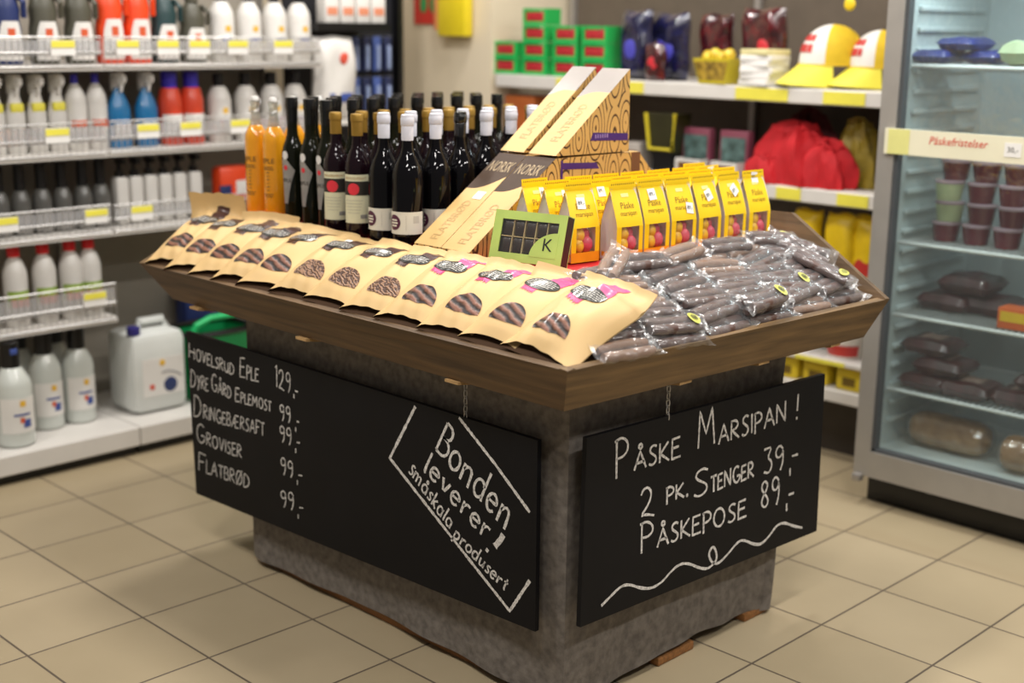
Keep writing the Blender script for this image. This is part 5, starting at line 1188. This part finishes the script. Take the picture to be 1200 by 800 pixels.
for q, u in enumerate((928, 990)):
    p = on_axis(u, 430, 1, 1.90); r_ = thing('tub', f'white tub with red and yellow print on the lower back shelf, {("left", "right")[q]} one', 'tub', (p.x, 1.90, SHZ[4]), 0, 'white tubs on the lower back shelf')
    MB().lathe([(.062, 0), (.075, .11), (.078, .112), (.078, .125), (.07, .128)], 24).build('tub_body', TUBW, r_)
    lab = MB().grid(lambda s, t: (math.cos(-PI / 2 + (s - .5) * 2.4) * (.0635 + .012 * t * .6), math.sin(-PI / 2 + (s - .5) * 2.4) * (.0635 + .012 * t * .6), .008 + .04 * t), 12, 1).build('label', pm('red_print2', 'b8302a', .4, .1), r_)
for q, u in enumerate((925, 960, 1000)):
    p = on_axis(u, 455, 1, 1.86); r_ = thing('yellow_box', f'yellow box on the lowest back shelf, {("left", "middle", "right")[q]} one of three', 'box', (p.x, 1.87, SHZ[5]), 0, 'yellow boxes on the lowest back shelf')
    MB().box((0, 0, .040), (.10, .09, .080), bev=.003).build('box_body', pm('yellow_box_card', 'd8bd28', .5, .08), r_); MB().box((0, -.046, .03), (.05, .002, .03)).build('label', pm('dark_gold2', '6a5418', .4, .2), r_, False)

# ------------------------------------------------------------------ glass door fridge
FY, FBK = 1.49, 2.10
fx0, fx1 = .803, 1.62
FR = pm('brushed_frame', 'a8a49e', 0.35, 0.04, metal=.35); FIN = pm('fridge_liner', 'c2cccc', 0.4, 0.02)
fr = thing('display_fridge', 'tall glass door fridge with food at the right edge', 'fridge', (0, 0, 0))
mb = MB()
mb.box((fx0 + .015, (FY + FBK) / 2 + .03, 1.0), (.03, FBK - FY - .06, 1.80)); mb.box((fx1 - .015, (FY + FBK) / 2 + .03, 1.0), (.03, FBK - FY - .06, 1.80)); mb.box(((fx0 + fx1) / 2, FBK + .01, 1.0), (fx1 - fx0, .03, 1.80)); mb.box(((fx0 + fx1) / 2, (FY + FBK) / 2 + .03, 1.885), (fx1 - fx0, FBK - FY - .06, .03)); mb.box(((fx0 + fx1) / 2, (FY + FBK) / 2 + .03, .135), (fx1 - fx0, FBK - FY - .06, .07))
mb.build('cabinet', FR, fr, False)
MB().box(((fx0 + fx1) / 2 + .01, (FY + FBK) / 2 + .035, .048), (fx1 - fx0 - .02, FBK - FY - .05, .096), bev=.006).build('plinth', BLACKP, fr)
mb = MB()
mb.box((fx0 + .033, (FY + FBK) / 2 + .045, 1.02), (.006, FBK - FY - .10, 1.70)); mb.box(((fx0 + fx1) / 2, FBK - .012, 1.02), (fx1 - fx0 - .06, .006, 1.70)); mb.box(((fx0 + fx1) / 2, (FY + FBK) / 2 + .04, .174), (fx1 - fx0 - .06, FBK - FY - .09, .006))
mb.build('liner', FIN, fr, False)
mb = MB()
z = .26
while z < 1.75: mb.box((fx0 + .042, 1.82, z), (.014, .42, .016), bev=.004); z += .062
mb.build('shelf_rail', FIN, fr)
# door
dr = MB(); dx0, dx1, dz0, dz1 = fx0, fx1, .098, 1.90; fw = .055
for b_ in ((dx0, dx0 + fw, dz0, dz1), (dx1 - fw, dx1, dz0, dz1), (dx0 + fw, dx1 - fw, dz0, dz0 + .085), (dx0 + fw, dx1 - fw, dz1 - .07, dz1)):
    dr.box(((b_[0] + b_[1]) / 2, FY + .022, (b_[2] + b_[3]) / 2), (b_[1] - b_[0], .044, b_[3] - b_[2]))
door = dr.build('door', FR, fr, False)
gk = MB()
for b_ in ((dx0 + fw, dx0 + fw + .012, dz0 + .085, dz1 - .07), (dx1 - fw - .012, dx1 - fw, dz0 + .085, dz1 - .07), (dx0 + fw, dx1 - fw, dz0 + .085, dz0 + .095)):
    gk.box(((b_[0] + b_[1]) / 2, FY + .022, (b_[2] + b_[3]) / 2), (b_[1] - b_[0], .030, b_[3] - b_[2]))
gk.build('door_seal', pm('grey_seal', '4a4d50', .6, .05), door, False)
MB().box(((dx0 + dx1) / 2, FY + .020, (dz0 + dz1) / 2), (dx1 - dx0 - 2 * fw, .005, dz1 - dz0 - .155)).build('door_glass', film('door_pane', .93, (.93, .97, .97), .02, .02), door, False)
MB().box((fx0 + .02, FY - .006, .092), (.028, .03, .024), bev=.003).build('hinge', STEEL, fr)
# price rail with red lettering
sg = MB().box(((fx0 + .025 + fx1) / 2, FY - .006, 1.170), (fx1 - fx0 - .03, .008, .076)).build('price_rail', pm('cream_rail', 'e4dfc4', .5, .03), door, False)
mb = MB(); q0 = on_axis(1122, 168, 1, FY - .011); put_text(mb, 'Påskefristelser', .033, lambda x, y: (q0.x + x * .95 + y * .2, FY - .0115, q0.z + .0 + y - .008)); mb.build('rail_lettering', pm('red_lettering', 'd23a2e', .5, .05), sg, False)
mb = MB(); q0 = on_axis(1187, 176, 1, FY - .011); mb.box((q0.x, FY - .0112, q0.z), (.05, .001, .04)); mb.build('price_sticker', PAPER, sg, False)
mb = MB(); put_text(mb, '30,-', .022, lambda x, y: (q0.x + x, FY - .0124, q0.z + y - .007)); mb.build('price_print', INK, sg, False)
MB().box((fx0 + .075, FY - .0108, 1.17), (.07, .001, .074)).build('rail_patch', pm('pale_yellow', 'dcd98a', .5, .05), sg, False)
FSH = [1.400, .858, .628, .383]
for z in FSH:
    mb = MB(); mb.tube([(fx0 + .045, 1.585, z - .008), (fx1 - .045, 1.585, z - .008)], .006, 8); mb.tube([(fx0 + .045, 2.06, z - .004), (fx1 - .045, 2.06, z - .004)], .004, 8)
    for k in range(36): mb.tube([(fx0 + .06 + .0196 * k, 1.585, z - .002), (fx0 + .06 + .0196 * k, 2.06, z - .002)], .002, 5)
    mb.build('wire_shelf', pm('white_wire', 'd4d8d6', .35, .03), fr)
lt = bpy.data.lights.new('fridge_lamp', 'AREA'); lt.shape = 'RECTANGLE'; lt.size = .6; lt.size_y = .03; lt.energy = 5.0; lt.color = (.84, .96, 1)
lo = bpy.data.objects.new('fridge_lamp', lt); C.objects.link(lo); lo.location = ((fx0 + fx1) / 2, 1.60, 1.85); lo.rotation_euler = (math.radians(-14), 0, 0)
CUPR = pm('berry_jam', '5c1424', 0.25, 0.12, 12, coat=.5); LIDC = pm('clear_lid', 'a89098', 0.25, 0.06, coat=.4); PALEG = pm('pale_green_tub', 'b4bf94', .4, .05)
def cup(m):
    r_ = thing('jam_cup', '', 'cup'); MB().lathe([(.036, 0), (.044, .052), (.0445, .054)], 22).build('cup_body', m, r_); MB().lathe([(.046, .053), (.046, .060), (.040, .0625), (.02, .063)], 22).build('lid', LIDC, r_)
    return proto_done(r_)
cA, cB = cup(CUPR), cup(PALEG); fa = {}
def put_cup(pr, x, y, z, lab, grp):
    if pr.name in fa: dup(pr, (x, y, z), 0, lab, grp)
    else: fa[pr.name] = 1; pr.location = (x, y, z); pr['label'] = lab; pr['group'] = grp
xs = [.955, 1.055, 1.155, 1.255]
for c, x in enumerate(xs):
    for k in range(4):
        if (c == 0 and k in (1, 2)) or (c == 3 and k > 1): continue
        put_cup(cA, x + .008 * (k % 2), 1.68 + .006 * k, FSH[1] + .0635 * k + .001 if not (c == 0 and k == 3) else FSH[1] + .1915, f'dark red jam cup in the fridge, {ordw(k)} from below, {ordw(c)} stack from the left', 'dark red cups in the fridge')
for k in (1, 2): put_cup(cB, .955 + .006 * (k % 2), 1.68, FSH[1] + .0635 * k + .001, f'pale green cup among the dark red ones, {"lower" if k == 1 else "upper"} one', 'pale green cups in the fridge')
def flat_pack(nm, lab, x, y, z, w_, d, h, m, lm, grp, rz=0.0):
    r_ = thing(nm, lab, 'packet', (x, y, z), rz, grp)
    def f(s, t, sgn):
        e = (max(0, 1 - (2 * s - 1) ** 6) * max(0, 1 - (2 * t - 1) ** 6)) ** .5
        return ((s - .5) * w_, (t - .5) * d, h / 2 + sgn * h / 2 * e * (1 + .08 * math.sin(11 * s + 7 * t + x * 40)))
    mb = MB(); mb.grid(lambda s, t: f(s, t, 1), 14, 12); mb.grid(lambda s, t: f(s, t, -1), 14, 12, flip=True); mb.build('packet_body', m, r_)
    MB().grid(lambda s, t: Vector(f(.3 + .4 * s, .25 + .5 * t, 1)) + Vector((0, 0, .0012)), 6, 6).build('label', lm, r_)
    return r_
DBL = pm('dark_blue_wrap', '1c2a6e', .35, .15, coat=.4)
for q, (u, dz) in enumerate(((1100, 0), (1124, .038), (1148, 0))):
    x = on_axis(u, 68, 1, 1.66).x; flat_pack('chilled_pack', f'dark blue pack on the top fridge shelf, {("left", "raised middle", "right")[q]} one', x, 1.67 + .03 * q, FSH[0] + .001 + dz, .12, .16, .04, DBL, BLUEL, 'dark blue packs in the fridge')
x = on_axis(1196, 68, 1, 1.66).x; flat_pack('chilled_pack', 'pale green pack at the right end of the top fridge shelf', x + .02, 1.67, FSH[0] + .001, .12, .16, .07, pm('pale_green_wrap', 'a4b48c', .4, .1), LWHITE, None)
for q, z in enumerate((.0, .05)):
    flat_pack('sauce_tray', f'black and yellow tray in front of the jam cups, {("lower", "upper")[q]} one', 1.345 - .01 * q, 1.60 + .03 * q, FSH[1] + .001 + z, .16, .10, .045, BLACKP, YTAG, 'black yellow trays in the fridge')
DMEAT = pm('dark_meat', '2c1a18', .35, .2, 20, coat=.4, col2='4a2224')
for q, (x, y, z) in enumerate(((.96, 1.75, 0), (1.09, 1.78, 0), (1.02, 1.76, .062), (1.24, 1.80, 0))):
    flat_pack('meat_pack', f'dark meat pack on the third fridge shelf, {("left", "middle", "topmost", "right rear")[q]} one', x, y, FSH[2] + .001 + z, .17, .16, .06, DMEAT, pm('maroon_label', '57202a', .4, .1), 'dark meat packs on the third shelf')
for q in range(3):
    t = thing('fish_stick_carton', f'yellow orange carton on the third fridge shelf, {("left", "middle", "right")[q]} one', 'carton', (1.235 + .112 * q, 1.635, FSH[2] + .001), 0, 'yellow orange cartons in the fridge')
    MB().box((0, 0, .032), (.105, .07, .064), bev=.003).build('carton_body', pm('orange_carton', 'd2601f', .5, .08), t); MB().box((0.002, -.036, .038), (.09, .002, .03)).build('label', pm('yellow_label', 'dcb41e', .5, .08), t, False)
for q, (x, y, z) in enumerate(((.96, 1.66, 0), (1.10, 1.66, 0), (1.0, 1.67, .055), (1.26, 1.68, 0), (1.40, 1.68, 0), (1.32, 1.70, .056), (.95, 1.68, .11))):
    flat_pack('meat_pack', f'vacuum packed dark red meat on the fourth fridge shelf, {ordw(q)} placed', x, y, FSH[3] + .001 + z, .165, .15, .054, pm('red_meat', '4a1c1e', .3, .3, 18, coat=.7, col2='2a1614'), pm('pale_meat_label', '8a7468', .4, .2, 30), 'meat packs on the fourth shelf')
for o in list(C.objects):
    if o.name.startswith('meat_pack') and o.get('label', '').endswith('placed'):
        i = ['first', 'second', 'third', 'fourth', 'fifth', 'sixth', 'seventh'].index(o['label'].split()[-2])
        o['label'] = 'dark red meat pack on the fourth fridge shelf, ' + ['bottom left one', 'bottom second from the left', 'second layer at the left', 'bottom third from the left', 'bottom right one', 'on top at the right', 'topmost at the left'][i]
BREAD = pm('bread_crust', '8f6436', .6, .15, 16, .2, col2='b58a55'); BFILM = film('bread_wrapper', .88, (1, 1, 1), .15, .07)
def bread(lab, x, y, rz, w_):
    r_ = thing('bread_loaf', lab, 'bread', (x, y, .1785), rz, 'wrapped bread loaves in the fridge')
    def lf(s, t, k=1.0, n=0.0):
        a = 2 * PI * s; e = (max(0, 1 - (2 * t - 1) ** 6)) ** .4
        wr = 1 + n * math.sin(13 * a + 17 * t)
        return ((t - .5) * w_ * k, math.cos(a) * .058 * e * k * wr, .060 + .055 * math.sin(a) * e * (k * wr if math.sin(a) > 0 else 1))
    MB().grid(lambda s, t: lf(s, t), 22, 22).build('loaf', BREAD, r_); MB().grid(lambda s, t: lf(s, t, 1.09, .03), 30, 26).build('wrapper', BFILM, r_)
bread('long wrapped loaf at the lower left of the fridge', 1.02, 1.70, 0, .27)
bread('shorter wrapped loaf at the lower right of the fridge', 1.30, 1.66, .15, .17)
